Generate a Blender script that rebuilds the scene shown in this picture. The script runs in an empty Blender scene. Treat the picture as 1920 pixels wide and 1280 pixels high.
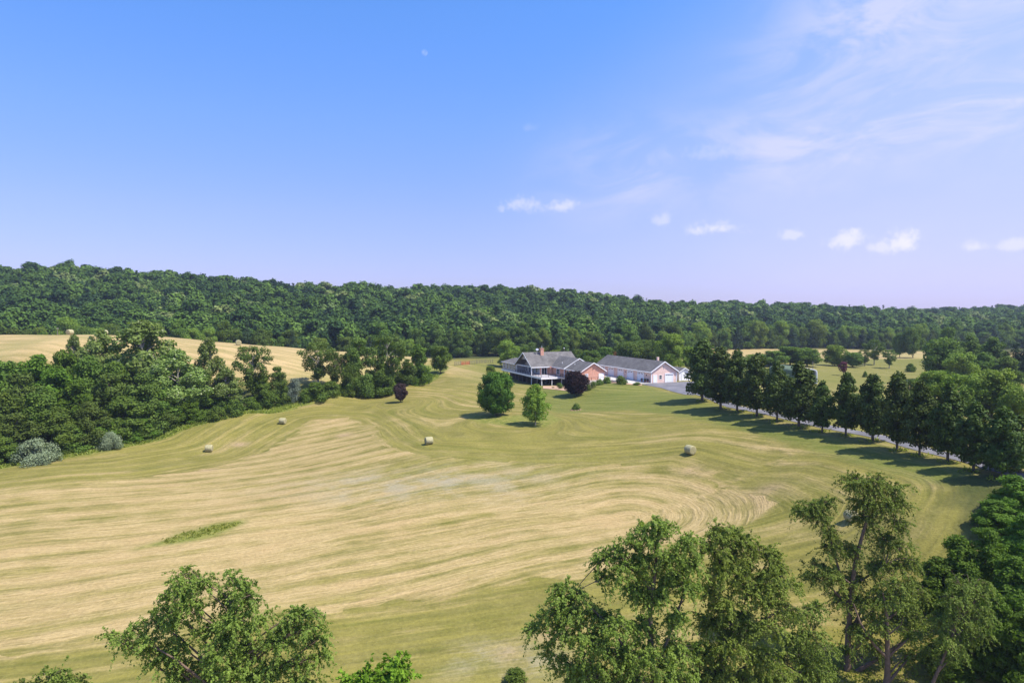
import bpy, math, random
import numpy as np
from mathutils import Vector
R = math.radians
rng = np.random.default_rng(7)
random.seed(7)
SC = bpy.context.scene
COL = SC.collection

# ------------------------------------------------------------------ camera
F = 1280.0; CZ = 40.0
PITCH = math.atan(55/1280.0)
cam_d = bpy.data.cameras.new("camera"); cam = bpy.data.objects.new("camera", cam_d)
COL.objects.link(cam); SC.camera = cam
cam.location = (0, 0, CZ); cam.rotation_euler = (math.pi/2-PITCH, 0, 0)
cam_d.sensor_width = 36; cam_d.lens = 24; cam_d.clip_end = 9000; cam_d.clip_start = 0.5

# ------------------------------------------------------------------ light
SUN_EL = R(58); SUN_AZ = R(108)          # azimuth clockwise from +Y (the view direction)
sd = bpy.data.lights.new("sun", 'SUN'); so = bpy.data.objects.new("sun", sd); COL.objects.link(so)
sd.energy = 5.0; sd.angle = R(0.53); sd.color = (1, .95, .86)
sun_to = Vector((math.sin(SUN_AZ)*math.cos(SUN_EL), math.cos(SUN_AZ)*math.cos(SUN_EL), math.sin(SUN_EL)))
so.rotation_euler = sun_to.to_track_quat('Z', 'Y').to_euler(); so.location = (60, 60, 120)
SC.view_settings.view_transform = 'Standard'; SC.view_settings.look = 'None'
SC.view_settings.exposure = 0.44; SC.view_settings.gamma = 1
SC.cycles.max_bounces = 6; SC.cycles.diffuse_bounces = 2; SC.cycles.transparent_max_bounces = 8
SC.cycles.volume_bounces = 0; SC.cycles.sample_clamp_indirect = 6
SC.cycles.transmission_bounces = 4

W = bpy.data.worlds.new("World"); SC.world = W; W.use_nodes = True

class NT:
    """tiny node-tree helper"""
    def __init__(s, nt): s.nt = nt; s.n = nt.nodes; s.l = nt.links
    def new(s, t, **k):
        n = s.n.new(t)
        for a, b in k.items():
            setattr(n, a, b)
        return n
    def put(s, sock, v):
        if v is None: return
        if hasattr(v, 'is_linked') or isinstance(v, bpy.types.NodeSocket): s.l.new(v, sock)
        else: sock.default_value = v
    def math(s, op, a, b=None, c=None, clamp=False):
        n = s.new('ShaderNodeMath', operation=op, use_clamp=clamp)
        s.put(n.inputs[0], a); s.put(n.inputs[1], b); s.put(n.inputs[2], c); return n.outputs[0]
    def vmath(s, op, a, b=None):
        n = s.new('ShaderNodeVectorMath', operation=op)
        s.put(n.inputs[0], a); s.put(n.inputs[1], b); return n.outputs['Value' if op in ('DOT_PRODUCT', 'LENGTH', 'DISTANCE') else 'Vector']
    def xyz(s, x, y, z):
        n = s.new('ShaderNodeCombineXYZ'); s.put(n.inputs[0], x); s.put(n.inputs[1], y); s.put(n.inputs[2], z); return n.outputs[0]
    def sep(s, v):
        n = s.new('ShaderNodeSeparateXYZ'); s.put(n.inputs[0], v); return n.outputs
    def noise(s, vec, scale=1, detail=2, rough=.5, dist=0, color=False):
        n = s.new('ShaderNodeTexNoise'); s.put(n.inputs['Vector'], vec); s.put(n.inputs['Scale'], scale)
        n.inputs['Detail'].default_value = detail; n.inputs['Roughness'].default_value = rough
        n.inputs['Distortion'].default_value = dist
        return n.outputs['Color' if color else 'Fac']
    def ramp(s, fac, stops, interp='LINEAR'):
        n = s.new('ShaderNodeValToRGB'); n.color_ramp.interpolation = interp
        el = n.color_ramp.elements
        while len(el) < len(stops): el.new(.5)
        for e, (p, c) in zip(el, stops):
            e.position = p; e.color = (c if len(c) == 4 else (*c, 1)) if hasattr(c, '__len__') else (c, c, c, 1)
        s.put(n.inputs[0], fac); return n.outputs[0]
    def mix(s, fac, a, b, blend='MIX'):
        n = s.new('ShaderNodeMix', data_type='RGBA', blend_type=blend)
        s.put(n.inputs[0], fac)
        for i, v in ((6, a), (7, b)):
            if isinstance(v, tuple) and len(v) == 3: v = (*v, 1)
            s.put(n.inputs[i], v)
        return n.outputs[2]
    def smooth(s, v, a, b, o0=0., o1=1.):
        n = s.new('ShaderNodeMapRange', interpolation_type='SMOOTHSTEP')
        s.put(n.inputs[0], v); n.inputs[1].default_value = a; n.inputs[2].default_value = b
        n.inputs[3].default_value = o0; n.inputs[4].default_value = o1; return n.outputs[0]
    def attr(s, name):
        return s.new('ShaderNodeAttribute', attribute_name=name).outputs['Fac']

def px_dir(px, py):
    a = (px-960)/F; b = (640-py)/F
    c, s_ = math.cos(PITCH), math.sin(PITCH)
    return Vector((a, c + b*s_, -s_ + b*c))

def build_sky():
    t = NT(W.node_tree); t.n.clear()
    out = t.new('ShaderNodeOutputWorld'); bg = t.new('ShaderNodeBackground')
    sky = t.new('ShaderNodeTexSky', sky_type='NISHITA'); sky.sun_disc = False
    sky.sun_elevation = SUN_EL; sky.sun_rotation = SUN_AZ; sky.altitude = 200
    sky.air_density = 1.0; sky.dust_density = .6; sky.ozone_density = 2.0
    d = t.new('ShaderNodeTexCoord').outputs['Generated']
    dn = t.vmath('NORMALIZE', d)
    x, y, z = t.sep(dn)
    az = t.math('ARCTAN2', x, y)                     # 0 = +Y, clockwise
    el = t.math('ARCSINE', z)
    # real skies over humid farmland: lift the violet near the horizon a little
    grade = t.ramp(t.smooth(el, -.02, .50), [(0, (.88, .80, 1.42)), (.22, (1.0, .97, 1.56)), (.55, (.96, 1.18, 1.82)), (1, (.80, 1.36, 2.1))])
    col = t.mix(1, sky.outputs[0], grade, 'MULTIPLY')
    side = t.smooth(az, .15, .75)
    col = t.mix(t.math('MULTIPLY', side, .5), col, t.mix(1, col, (1.13, 1.0, 1.06), 'MULTIPLY'))
    # high thin cirrus: wisps along three long bands, fading into a veil towards the right
    v = t.xyz(t.math('MULTIPLY', t.math('ADD', az, t.math('MULTIPLY', el, .35)), 1.0), t.math('MULTIPLY', t.math('SUBTRACT', el, t.math('MULTIPLY', az, .16)), 2.7), 4.)
    c1 = t.noise(v, 5.5, 9, .64, .9)
    c2 = t.noise(v, 1.7, 4, .55, .2)
    ci = t.math('MULTIPLY', t.smooth(c1, .36, .66), t.smooth(c2, .26, .52))
    def band(e0, k, w_, a0, a1, amt):       # elevation at az 0, slope, half width, start and full azimuth
        dd = t.math('DIVIDE', t.math('SUBTRACT', el, t.math('ADD', t.math('MULTIPLY', az, k), e0)), w_)
        g = t.math('EXPONENT', t.math('MULTIPLY', t.math('MULTIPLY', dd, dd), -1.))
        return t.math('MULTIPLY', t.math('MULTIPLY', g, t.smooth(az, a0, a1)), amt)
    bands = [band(.178, .115, .055, -.02, .20, 1.0), band(.185, .36, .085, .24, .46, 1.), band(.03, .62, .13, .38, .56, .85), band(.395, .06, .02, .30, .36, .55)]
    zone = bands[0]
    for b_ in bands[1:]: zone = t.math('MAXIMUM', zone, b_)
    cf = t.math('MULTIPLY', ci, zone)
    veil = t.math('MULTIPLY', t.math('MULTIPLY', t.smooth(t.math('SUBTRACT', az, t.math('MULTIPLY', t.math('MAXIMUM', t.math('SUBTRACT', el, .22), 0.), 1.2)), -.12, .5), t.smooth(c2, .1, .75, .45, 1.)), .60)
    cf = t.math('ADD', t.math('MULTIPLY', cf, .70), veil, clamp=True)
    col = t.mix(t.math('MULTIPLY', cf, .60), col, (7.4, 6.9, 11.0))
    # small fair-weather cumulus low over the horizon
    pn = t.noise(dn, 34, 5, .55)
    pn2 = t.noise(dn, 95, 4, .6)
    tot = None
    for (px, py, wx, wy, k) in [(968, 387, 46, 17, .55), (1050, 388, 32, 14, .6), (1243, 414, 22, 14, .4), (1338, 430, 62, 14, .75),
                                (1484, 441, 36, 11, .5), (1592, 452, 48, 18, .8), (1650, 462, 34, 14, .6), (1694, 458, 30, 19, .95),
                                (1828, 464, 32, 10, .6), (1900, 460, 30, 12, .55), (996, 240, 20, 8, .12), (1345, 288, 70, 17, .22)]:
        v0 = px_dir(px, py).normalized(); a0 = math.atan2(v0.x, v0.y); e0 = math.asin(v0.z)
        da = t.math('MULTIPLY', t.math('SUBTRACT', az, a0), F/wx*1.22)
        de0 = t.math('SUBTRACT', el, e0)
        de = t.math('MULTIPLY', de0, F/wy*.95)
        de = t.math('MULTIPLY', de, t.smooth(de0, -.004, .002, 1.5, 1.0))   # flatter base
        r = t.math('SQRT', t.math('ADD', t.math('MULTIPLY', da, da), t.math('MULTIPLY', de, de)))
        r = t.math('ADD', r, t.math('MULTIPLY', t.math('SUBTRACT', pn, .5), 2.4))
        r = t.math('ADD', r, t.math('MULTIPLY', t.math('SUBTRACT', pn2, .5), 1.9))
        m = t.math('MULTIPLY', t.smooth(r, 1.25, .0), k*.8)
        tot = m if tot is None else t.math('MAXIMUM', tot, m)
    col = t.mix(tot, col, (8.3, 7.9, 10.4))
    # pale daytime moon
    vm = px_dir(796, 99).normalized()
    dm = t.vmath('DISTANCE', dn, tuple(vm))
    mm = t.math('MULTIPLY', t.smooth(dm, .0052, .0030), t.smooth(t.noise(dn, 260, 2), .3, .7, .06, .26))
    col = t.mix(mm, col, (6.5, 6.9, 9.2))
    t.l.new(col, bg.inputs[0]); bg.inputs[1].default_value = .094
    t.l.new(bg.outputs[0], out.inputs[0])
build_sky()

# ------------------------------------------------------------------ pixel <-> place
def at(px, py, d):
    v = px_dir(px, py); k = d/v.y
    return np.array([v.x*k, d, CZ + v.z*k])
def ppm(d): return F/d          # photo pixels per metre at distance d

CP = [ # pixel x, y and distance of ground points (distance judged from bales, doors and tree heights)
 (392,847,140),(530,795,158),(804,833,130),(1294,852,114),(1596,977,82),
 (131,628,232),(200,628,236),(447,647,226),(0,628,228),(330,636,235),(570,658,228),(680,668,235),(800,675,244),
 (20,674,188),(330,692,190),(550,708,190),(600,715,188),
 (0,1280,57),(400,1280,57),(960,1280,58),(1500,1280,58),(1900,1280,58),(1600,1262,62),(0,1080,77),(480,1060,80),(960,1060,80),(1300,1060,78),
 (0,960,97),(480,950,101),(960,940,103),(1300,940,100),
 (1222,718,192.5),(1268,717.5,193.5),(1290,740,165),(1200,735,178),(1150,722,186),(1110,728,183),(1083,741,180),
 (1029,727,203),(1000,722,206),(965,719,219),(942,708,236),(930,780,153),(1003,797,142),(751,754,176),(1079,768,160),
 (900,700,226),(860,690,240),(875,683,254),(930,673,300),(870,669,325),
 (0,878,122),(200,842,136),(340,802,151),(480,767,166),(620,742,181),(740,717,198),(820,701,216),
 (1316.7,751.7,153.6),(1382,771.7,137),(1457,790,125),(1541.7,810,114),(1636,828,106),(1724,853,95.5),(1825,883,86),(1878,900,81),
 (1450,872,104),(1700,960,77),(1500,915,92),
 (1582,697,252),(1532,720,200),(1450,705,230),(1700,722,205),(1910,738,190),(1420,664,380),(1720,659,385),(1560,676,310),
 (1250,696,235),(1320,700,225),
]
WP = [ # world points that the photograph hides: ravine, far valley, ridges and the land round the edges
 (-76,150,13.0),(-98,130,11),(-62,168,14),(-120,150,12),(-40,192,16),(-95,178,16),(-140,185,23),(-150,110,7),(-200,150,14),(-28,212,17),
 (-200,60,6),(-300,0,8),(0,20,4),(0,-80,3),(-120,-60,3),(120,-60,4),(60,40,7),(120,60,14),(95,95,18),(140,140,18),(200,120,19),(250,50,16),
 (-230,230,33),(-130,262,30),(-60,270,23),(-300,260,34),(-20,300,18.5),(-200,300,20),(-110,310,18),(-350,320,24),
 (60,300,19),(110,260,19),(60,350,18),(150,400,17),(250,400,16),(380,420,15),(190,240,18),(260,260,17),(300,180,18),
 (-40,345,19),(-160,345,24),(-300,380,32),(200,480,17),(400,520,17),(600,600,18),
 (-500,0,12),(500,0,15),(-700,400,50),(800,400,16),(0,-400,5),(-600,-400,8),(600,-400,8),
]
def ridge_pt(px, py, d, th):
    th += 2.0+max(0, d-570)*.016      # ridge ground under tree tops
    p = at(px, py, d); return (p[0], d, p[2]-th)
RID = [(0,500,570),(180,494,570),(290,509,580),(400,513,590),(500,529,600),(640,528,620),(760,541,640),(870,532,650),(980,537,670),
       (1080,546,690),(1180,560,720),(1260,566,760),(1320,560,780),(1420,567,820),(1520,577,860),(1610,584,920),(1720,578,980),(1830,580,1020),(1920,581,1060)]
WP += [ridge_pt(a,b,c,15.5) for a,b,c in RID]
WP += [ridge_pt(a,b,c+160,30) for a,b,c in RID[::3]]
WP += [(-800,700,70),(1100,1000,30),(-600,1300,60),(0,1400,40),(900,1500,20),(-1400,200,60),(1400,300,15),(-1400,1500,60),(1500,1500,20),(0,-1400,5)]
WP += [(a-8, b, 18.7) for a, b in [(41.5,150),(45,137),(48.2,125),(51.5,114),(55,106),(57,95),(58.2,86)]] + [(33,165,19.2)]
P = np.array([at(*c) for c in CP] + [np.array(w, float) for w in WP])
S = 100.
def _phi(r2): return np.where(r2 > 1e-12, r2*np.log(np.maximum(r2, 1e-12))*.5, 0)
def fit_tps(xy, z, lam=.002):
    n = len(xy); q = xy/S
    K = _phi(((q[:,None]-q[None])**2).sum(-1)) + lam*np.eye(n)
    A = np.zeros((n+3, n+3)); A[:n,:n] = K; A[:n,n] = 1; A[:n,n+1:] = q; A[n:,:n] = A[:n,n:].T
    return np.linalg.solve(A, np.r_[z, 0, 0, 0]), q
def eval_tps(m, x, y):
    w, q = m; x = np.asarray(x, float)/S; y = np.asarray(y, float)/S
    sh = x.shape; x = x.ravel(); y = y.ravel(); out = np.empty(len(x))
    for i in range(0, len(x), 20000):
        a, b = x[i:i+20000], y[i:i+20000]
        r2 = (a[:,None]-q[:,0])**2 + (b[:,None]-q[:,1])**2
        out[i:i+20000] = _phi(r2) @ w[:-3] + w[-3] + w[-2]*a + w[-1]*b
    return out.reshape(sh)
TER = fit_tps(P[:,:2], P[:,2])
def gz(x, y):
    return eval_tps(TER, np.atleast_1d(x), np.atleast_1d(y))
def g1(x, y): return float(gz(x, y)[0])
_ds = np.concatenate([np.arange(45, 260, .5), np.arange(260, 700, 2)])
def hit(px, py):
    v = px_dir(px, py); k = _ds/v.y
    xs = v.x*k; zs = CZ+v.z*k; h = gz(xs, _ds)
    b = np.nonzero(zs < h)[0]
    if len(b) == 0: return np.array([xs[-1], _ds[-1], h[-1]])
    i = b[0]
    if i > 0:
        f = (zs[i-1]-h[i-1])/((zs[i-1]-h[i-1])-(zs[i]-h[i])); d = _ds[i-1]+f*(_ds[i]-_ds[i-1])
    else: d = _ds[0]
    x = v.x*d/v.y
    return np.array([x, d, g1(x, d)])
def hits(pts): return np.array([hit(*p) for p in pts])

# ------------------------------------------------------------------ object helpers
def tag(o, label=None, cat=None, group=None, kind=None):
    if label: o['label'] = label
    if cat: o['category'] = cat
    if group: o['group'] = group
    if kind: o['kind'] = kind
    return o
def empty(name, loc, rz=0):
    o = bpy.data.objects.new(name, None); COL.objects.link(o); o.location = loc; o.rotation_euler = (0, 0, rz)
    o.empty_display_size = .5
    return o
def link(name, me, parent=None):
    o = bpy.data.objects.new(name, me); COL.objects.link(o)
    if parent: o.parent = parent
    return o
def mesh_np(name, V, Fq, mats, smooth=False, attrs=None, mi=None):
    """Fq: (n,k) faces, all with k corners"""
    V = np.asarray(V, np.float32); Fq = np.asarray(Fq, np.int32)
    me = bpy.data.meshes.new(name); n, k = Fq.shape
    me.vertices.add(len(V)); me.vertices.foreach_set('co', V.ravel())
    me.loops.add(n*k); me.loops.foreach_set('vertex_index', Fq.ravel())
    me.polygons.add(n); me.polygons.foreach_set('loop_start', np.arange(0, n*k, k, dtype=np.int32))
    try: me.polygons.foreach_set('loop_total', np.full(n, k, np.int32))
    except Exception: pass
    for a, v in (attrs or {}).items():
        at_ = me.attributes.new(a, 'FLOAT', 'POINT'); at_.data.foreach_set('value', np.asarray(v, np.float32))
    for m in (mats if isinstance(mats, (list, tuple)) else [mats]): me.materials.append(m)
    if mi is not None: me.polygons.foreach_set('material_index', np.asarray(mi, np.int32))
    me.update(calc_edges=True); me.validate()
    me.polygons.foreach_set('use_smooth', np.full(len(me.polygons), smooth))
    return me

class MB:
    """collects boxes, bars, prisms and tubes into one mesh"""
    def __init__(s): s.v = []; s.f = []; s.m = []
    def poly(s, pts, faces, mi=0):
        o = len(s.v); s.v += [tuple(p) for p in pts]; s.f += [tuple(o+i for i in f) for f in faces]; s.m += [mi]*len(faces)
        return s
    def box(s, x0, x1, y0, y1, z0, z1, mi=0):
        p = [(x, y, z) for z in (z0, z1) for y in (y0, y1) for x in (x0, x1)]
        return s.poly(p, [(0,2,3,1), (4,5,7,6), (0,1,5,4), (2,6,7,3), (0,4,6,2), (1,3,7,5)], mi)
    def obox(s, P, U, N, u0, u1, n0, n1, z0, z1, mi=0):
        """box in the frame: P origin, U along the wall, N outwards, Z up"""
        P, U, N = Vector(P), Vector(U), Vector(N); Z = Vector((0, 0, 1))
        p = [P+U*u+N*n+Z*z for z in (z0, z1) for n in (n0, n1) for u in (u0, u1)]
        return s.poly(p, [(0,2,3,1), (4,5,7,6), (0,1,5,4), (2,6,7,3), (0,4,6,2), (1,3,7,5)], mi)
    def prism(s, pts, vec, mi=0):
        """extrude a closed polygon (3-D points) along vec"""
        n = len(pts); vec = Vector(vec); a = [Vector(p) for p in pts]; b = [p+vec for p in a]
        return s.poly(a+b, [tuple(range(n))[::-1], tuple(range(n, 2*n))] + [(i, (i+1) % n, n+(i+1) % n, n+i) for i in range(n)], mi)
    def slab(s, quad, t, mi=0):
        """roof plane: quad given by its top face, thickness t downwards"""
        return s.prism(quad, (0, 0, -t), mi)
    def bar(s, a, b, r, sides=6, r2=None, mi=0):
        a, b = Vector(a), Vector(b); r2 = r if r2 is None else r2
        w = (b-a).normalized(); u = w.orthogonal().normalized(); v = w.cross(u)
        pts = [c+(u*math.cos(i*2*math.pi/sides)+v*math.sin(i*2*math.pi/sides))*rr for c, rr in ((a, r), (b, r2)) for i in range(sides)]
        return s.poly(pts, [tuple(range(sides))[::-1], tuple(range(sides, 2*sides))] + [(i, (i+1) % sides, sides+(i+1) % sides, sides+i) for i in range(sides)], mi)
    def build(s, name, mat, parent=None, smooth=False):
        me = bpy.data.meshes.new(name); me.from_pydata(s.v, [], s.f)
        for m in (mat if isinstance(mat, (list, tuple)) else [mat]): me.materials.append(m)
        me.polygons.foreach_set('material_index', s.m)
        import bmesh
        bm = bmesh.new(); bm.from_mesh(me); bmesh.ops.recalc_face_normals(bm, faces=bm.faces); bm.to_mesh(me); bm.free()
        if smooth: me.polygons.foreach_set('use_smooth', [True]*len(me.polygons))
        return link(name, me, parent)

# ------------------------------------------------------------------ materials
def mat_new(name):
    m = bpy.data.materials.new(name); m.use_nodes = True
    t = NT(m.node_tree); b = t.n['Principled BSDF']; b.inputs['Specular IOR Level'].default_value = .25
    return m, t, b
def mat_plain(name, col, rough=.7, var=.12, scale=3., bump=0., metal=0, spec=.25):
    m, t, b = mat_new(name)
    tc = t.new('ShaderNodeTexCoord').outputs['Object']
    n = t.noise(tc, scale, 4, .6)
    t.l.new(t.mix(1, (*col, 1), t.ramp(n, [(.25, 1-var), (.75, 1+var)]), 'MULTIPLY'), b.inputs['Base Color'])
    b.inputs['Roughness'].default_value = rough; b.inputs['Metallic'].default_value = metal
    b.inputs['Specular IOR Level'].default_value = spec
    if bump:
        bn = t.new('ShaderNodeBump'); bn.inputs['Distance'].default_value = bump; t.l.new(n, bn.inputs['Height']); t.l.new(bn.outputs[0], b.inputs['Normal'])
    return m
def mat_leaf(name, dark, light, trans=.22, vscale=.35, yellow=None, rough=.7, obj_var=.2, spec=.12):
    """leaf colour differs by leaf, by spray and by tree"""
    m, t, b = mat_new(name)
    geo = t.new('ShaderNodeNewGeometry'); oi = t.new('ShaderNodeObjectInfo'); tc = t.new('ShaderNodeTexCoord').outputs['Object']
    isl = geo.outputs['Random Per Island']
    n = t.noise(t.vmath('ADD', tc, t.xyz(t.math('MULTIPLY', oi.outputs['Random'], 50.), 0., 0.)), vscale, 3, .55)
    f = t.math('ADD', t.math('MULTIPLY', isl, .55), t.math('MULTIPLY', t.smooth(n, .3, .7), .5), clamp=True)
    c = t.mix(f, dark, light)
    if yellow: c = t.mix(t.smooth(isl, .90, .99), c, yellow)
    h = t.new('ShaderNodeHueSaturation'); t.l.new(c, h.inputs['Color'])
    t.l.new(t.math('ADD', .5, t.math('MULTIPLY', t.math('SUBTRACT', oi.outputs['Random'], .5), .022)), h.inputs['Hue'])
    t.l.new(t.math('ADD', 1-obj_var, t.math('MULTIPLY', oi.outputs['Random'], 2*obj_var)), h.inputs['Value'])
    c = h.outputs[0]
    b.inputs['Roughness'].default_value = rough; b.inputs['Specular IOR Level'].default_value = spec
    t.l.new(c, b.inputs['Base Color'])
    tr = t.new('ShaderNodeBsdfTranslucent'); t.l.new(t.mix(1, c, (1.15, 1.3, .5), 'MULTIPLY'), tr.inputs[0])
    ms = t.new('ShaderNodeMixShader'); ms.inputs[0].default_value = trans
    t.l.new(b.outputs[0], ms.inputs[1]); t.l.new(tr.outputs[0], ms.inputs[2])
    t.l.new(ms.outputs[0], t.n['Material Output'].inputs[0])
    return m
M = {}
M['bark'] = mat_plain('bark', (.13, .10, .075), .9, .4, 6, .02)
M['bark_pale'] = mat_plain('pale bark', (.30, .27, .22), .9, .35, 4, .02)
M['bark_red'] = mat_plain('reddish bark', (.17, .115, .08), .9, .35, 4, .03)
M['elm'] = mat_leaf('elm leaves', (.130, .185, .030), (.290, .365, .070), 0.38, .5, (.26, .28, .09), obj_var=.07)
M['elm_dark'] = mat_leaf('dark elm leaves', (.095, .145, .022), (.225, .290, .052), .32, .5, (.32, .36, .09), obj_var=.07)  # deeper leaf green for some of the foreground trees
M['locust'] = mat_leaf('vivid green leaves', (.062, .115, .012), (.150, .240, .026), 0.35, .5)
M['broad'] = mat_leaf('broadleaf foliage', (0.059, 0.109, 0.016), (0.166, 0.239, 0.037), 0.32, .3)
M['broad_olive'] = mat_leaf('olive foliage', (.066, .105, .017), (.140, .200, .038), .28, .3)
M['syc'] = mat_leaf('pale rustling foliage', (0.096, 0.158, 0.030), (0.269, 0.342, 0.087), 0.32, .5, (.38, .4, .22))
M['maple'] = mat_leaf('maple foliage', (.045, .115, .016), (.125, .245, .03), .24, .5)
M['lime'] = mat_leaf('lime green foliage', (0.112, 0.202, 0.017), (0.239, 0.379, 0.033), 0.38, .5)
M['young'] = mat_leaf('young tree foliage', (0.117, 0.181, 0.023), (0.254, 0.330, 0.052), 0.35, .5)
M['row'] = mat_leaf('dark glossy foliage', (.042, .070, .013), (.105, .150, .028), .2, .6, None, .6, .12)
M['purple'] = mat_leaf('purple black foliage', (.012, .006, .006), (.034, .014, .014), .06, .5)
M['purple_grey'] = mat_leaf('dusty purple foliage', (.034, .022, .020), (.085, .052, .046), .06, .5)
M['plum'] = mat_leaf('plum red foliage', (0.084, 0.022, 0.036), (0.168, 0.042, 0.060), 0.20, .5)
M['rust'] = mat_leaf('rust brown foliage', (0.192, 0.084, 0.036), (0.336, 0.156, 0.072), 0.20, .5)
M['silver'] = mat_leaf('silver grey foliage', (.14, .185, .09), (.28, .33, .19), .1, .8)
M['silver_dim'] = mat_leaf('dull silver foliage', (0.130, 0.169, 0.117), (0.273, 0.325, 0.234), 0.20, .8)
M['pine'] = mat_leaf('dark needles', (0.022, 0.049, 0.019), (0.065, 0.101, 0.038), 0.15, .4)
M['hedge'] = mat_leaf('shrub foliage', (0.068, 0.115, 0.020), (0.154, 0.216, 0.035), 0.22, 1.5)

def mat_forest():
    m, t, b = mat_new('forest foliage')
    geo = t.new('ShaderNodeNewGeometry'); isl = geo.outputs['Random Per Island']
    ti = t.attr('tint'); ki = t.attr('conif')
    c = t.ramp(ti, [(0, (.042, .075, .020)), (.3, (.070, .115, .020)), (.6, (.100, .155, .024)), (.85, (.145, .215, .030)), (.97, (.17, .22, .055)), (1, (.24, .26, .07))])
    c = t.mix(ki, c, (.036, .062, .028))
    c = t.mix(1, c, t.ramp(isl, [(0, .74), (1, 1.18)]), 'MULTIPLY'); c = t.mix(1, c, (.88, 1.0, 1.1), 'MULTIPLY')
    t.l.new(c, b.inputs['Base Color']); b.inputs['Roughness'].default_value = .8; b.inputs['Specular IOR Level'].default_value = .08
    tr = t.new('ShaderNodeBsdfTranslucent'); t.l.new(c, tr.inputs[0])
    ms = t.new('ShaderNodeMixShader'); ms.inputs[0].default_value = .15
    t.l.new(b.outputs[0], ms.inputs[1]); t.l.new(tr.outputs[0], ms.inputs[2]); t.l.new(ms.outputs[0], t.n['Material Output'].inputs[0])
    return m
M['forest'] = mat_forest()

def mat_ground():
    m, t, b = mat_new('ground')
    pos = t.new('ShaderNodeNewGeometry').outputs['Position']
    x, y, z = t.sep(pos)
    uA, uB, side = t.attr('uA'), t.attr('uB'), t.attr('side')
    mA, tan, lawn, rough, dirt, far, grey, weed = [t.attr(k) for k in ('mA', 'tan', 'lawn', 'rough', 'dirt', 'far', 'grey', 'weed')]
    mA = t.math('GREATER_THAN', mA, .5)
    wob = t.math('MULTIPLY', t.math('SUBTRACT', t.noise(pos, .03, 2), .5), 2.5)
    u = t.math('ADD', t.math('ADD', t.math('MULTIPLY', uA, mA), t.math('MULTIPLY', uB, t.math('SUBTRACT', 1., mA))), wob)
    u = t.math('ADD', u, t.math('MULTIPLY', t.math('SUBTRACT', t.noise(pos, .45, 3), .5), .45))
    lo = lambda k, s_: t.xyz(t.math('MULTIPLY', u, k), t.math('MULTIPLY', x, s_), t.math('ADD', t.math('MULTIPLY', side, .6), t.math('MULTIPLY', y, s_)))
    band = t.math('MULTIPLY', t.math('ADD', t.math('SINE', t.math('MULTIPLY', u, 2*math.pi/4.4)), 1.), .5)      # mower swaths
    s1 = t.noise(lo(.36, .032), 1, 3, .5)       # broad streaks along the mowing direction
    s2 = t.noise(lo(1.1, .07), 1, 2, .55)
    s3 = t.noise(lo(3.6, .34), 1, 3, .6)
    big = t.noise(pos, .028, 3, .55)
    spot = t.noise(pos, .22, 4, .6)
    fine = t.noise(pos, 2.3, 4, .65)
    st = t.math('ADD', t.math('MULTIPLY', s1, 1.05), t.math('MULTIPLY', s2, .65))
    st = t.math('ADD', st, t.math('MULTIPLY', s3, .35))
    st = t.math('ADD', st, t.math('MULTIPLY', t.math('SUBTRACT', band, .5), .22))
    st = t.math('ADD', st, t.math('MULTIPLY', t.math('SUBTRACT', spot, .5), .55))
    st = t.math('ADD', st, t.math('MULTIPLY', t.math('SUBTRACT', big, .5), .5))      # about 0.6 .. 1.5, mean 1.02
    # straw cover: threshold moves with the tan mask
    thr = t.math('SUBTRACT', 1.345, t.math('MULTIPLY', tan, .42))
    straw = t.smooth(t.math('SUBTRACT', st, thr), -.33, .40)
    green = t.mix(t.smooth(spot, .3, .7), (.158, .150, .034), (.228, .204, .058))
    green = t.mix(t.smooth(s2, .32, .68), green, (.250, .225, .052))
    green = t.mix(t.math('MULTIPLY', t.smooth(t.noise(lo(.5, .03), 1.3, 3, .6), .50, .72), .55), green, (.125, .140, .024))
    strw = t.mix(t.smooth(s3, .3, .7), (.360, .275, .108), (.485, .372, .168))
    strw = t.mix(t.math('MULTIPLY', t.smooth(t.noise(pos, .09, 4, .6), .45, .68), .5), strw, (.45, .325, .145))
    c = t.mix(straw, green, strw)
    c = t.mix(t.math('MULTIPLY', grey, t.smooth(t.math('ADD', spot, t.math('MULTIPLY', s3, .5)), .62, .95, .1, .75)), c, (.30, .29, .20))
    # lawn round the house
    lw = t.mix(t.smooth(t.noise(lo(.9, .06), 1, 3, .6), .35, .65), (.125, .150, .028), (.200, .205, .050))
    c = t.mix(t.math('MULTIPLY', lawn, t.smooth(spot, .2, .6, .8, 1.)), c, lw)
    # far mown hill
    fr = t.noise(t.xyz(t.math('MULTIPLY', x, .05), t.math('MULTIPLY', t.math('ADD', y, t.math('MULTIPLY', x, .25)), .45), 0.), 1, 4, .6)
    fcol = t.mix(t.smooth(fr, .36, .66), (.33, .27, .10), (.52, .385, .175))
    fcol = t.mix(t.math('MULTIPLY', t.smooth(t.noise(pos, .03, 3), .45, .7), .45), fcol, (.30, .29, .09))
    c = t.mix(far, c, fcol)
    wd = t.mix(t.smooth(t.noise(pos, .9, 4, .6), .35, .65), (.14, .175, .030), (.25, .25, .06))
    c = t.mix(weed, c, wd)
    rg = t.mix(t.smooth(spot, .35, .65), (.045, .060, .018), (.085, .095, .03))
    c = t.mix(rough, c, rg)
    c = t.mix(t.math('MULTIPLY', dirt, t.smooth(t.math('ADD', spot, fine), .7, 1.05, .25, 1.)), c, (.42, .30, .17))
    c = t.mix(1, c, t.ramp(fine, [(.25, .80), (.75, 1.2)]), 'MULTIPLY')
    c = t.mix(1, c, t.ramp(t.noise(pos, 9., 3, .7), [(.25, .86), (.75, 1.14)]), 'MULTIPLY')
    c = t.mix(1, c, (.91, .878, .895), 'MULTIPLY')
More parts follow.
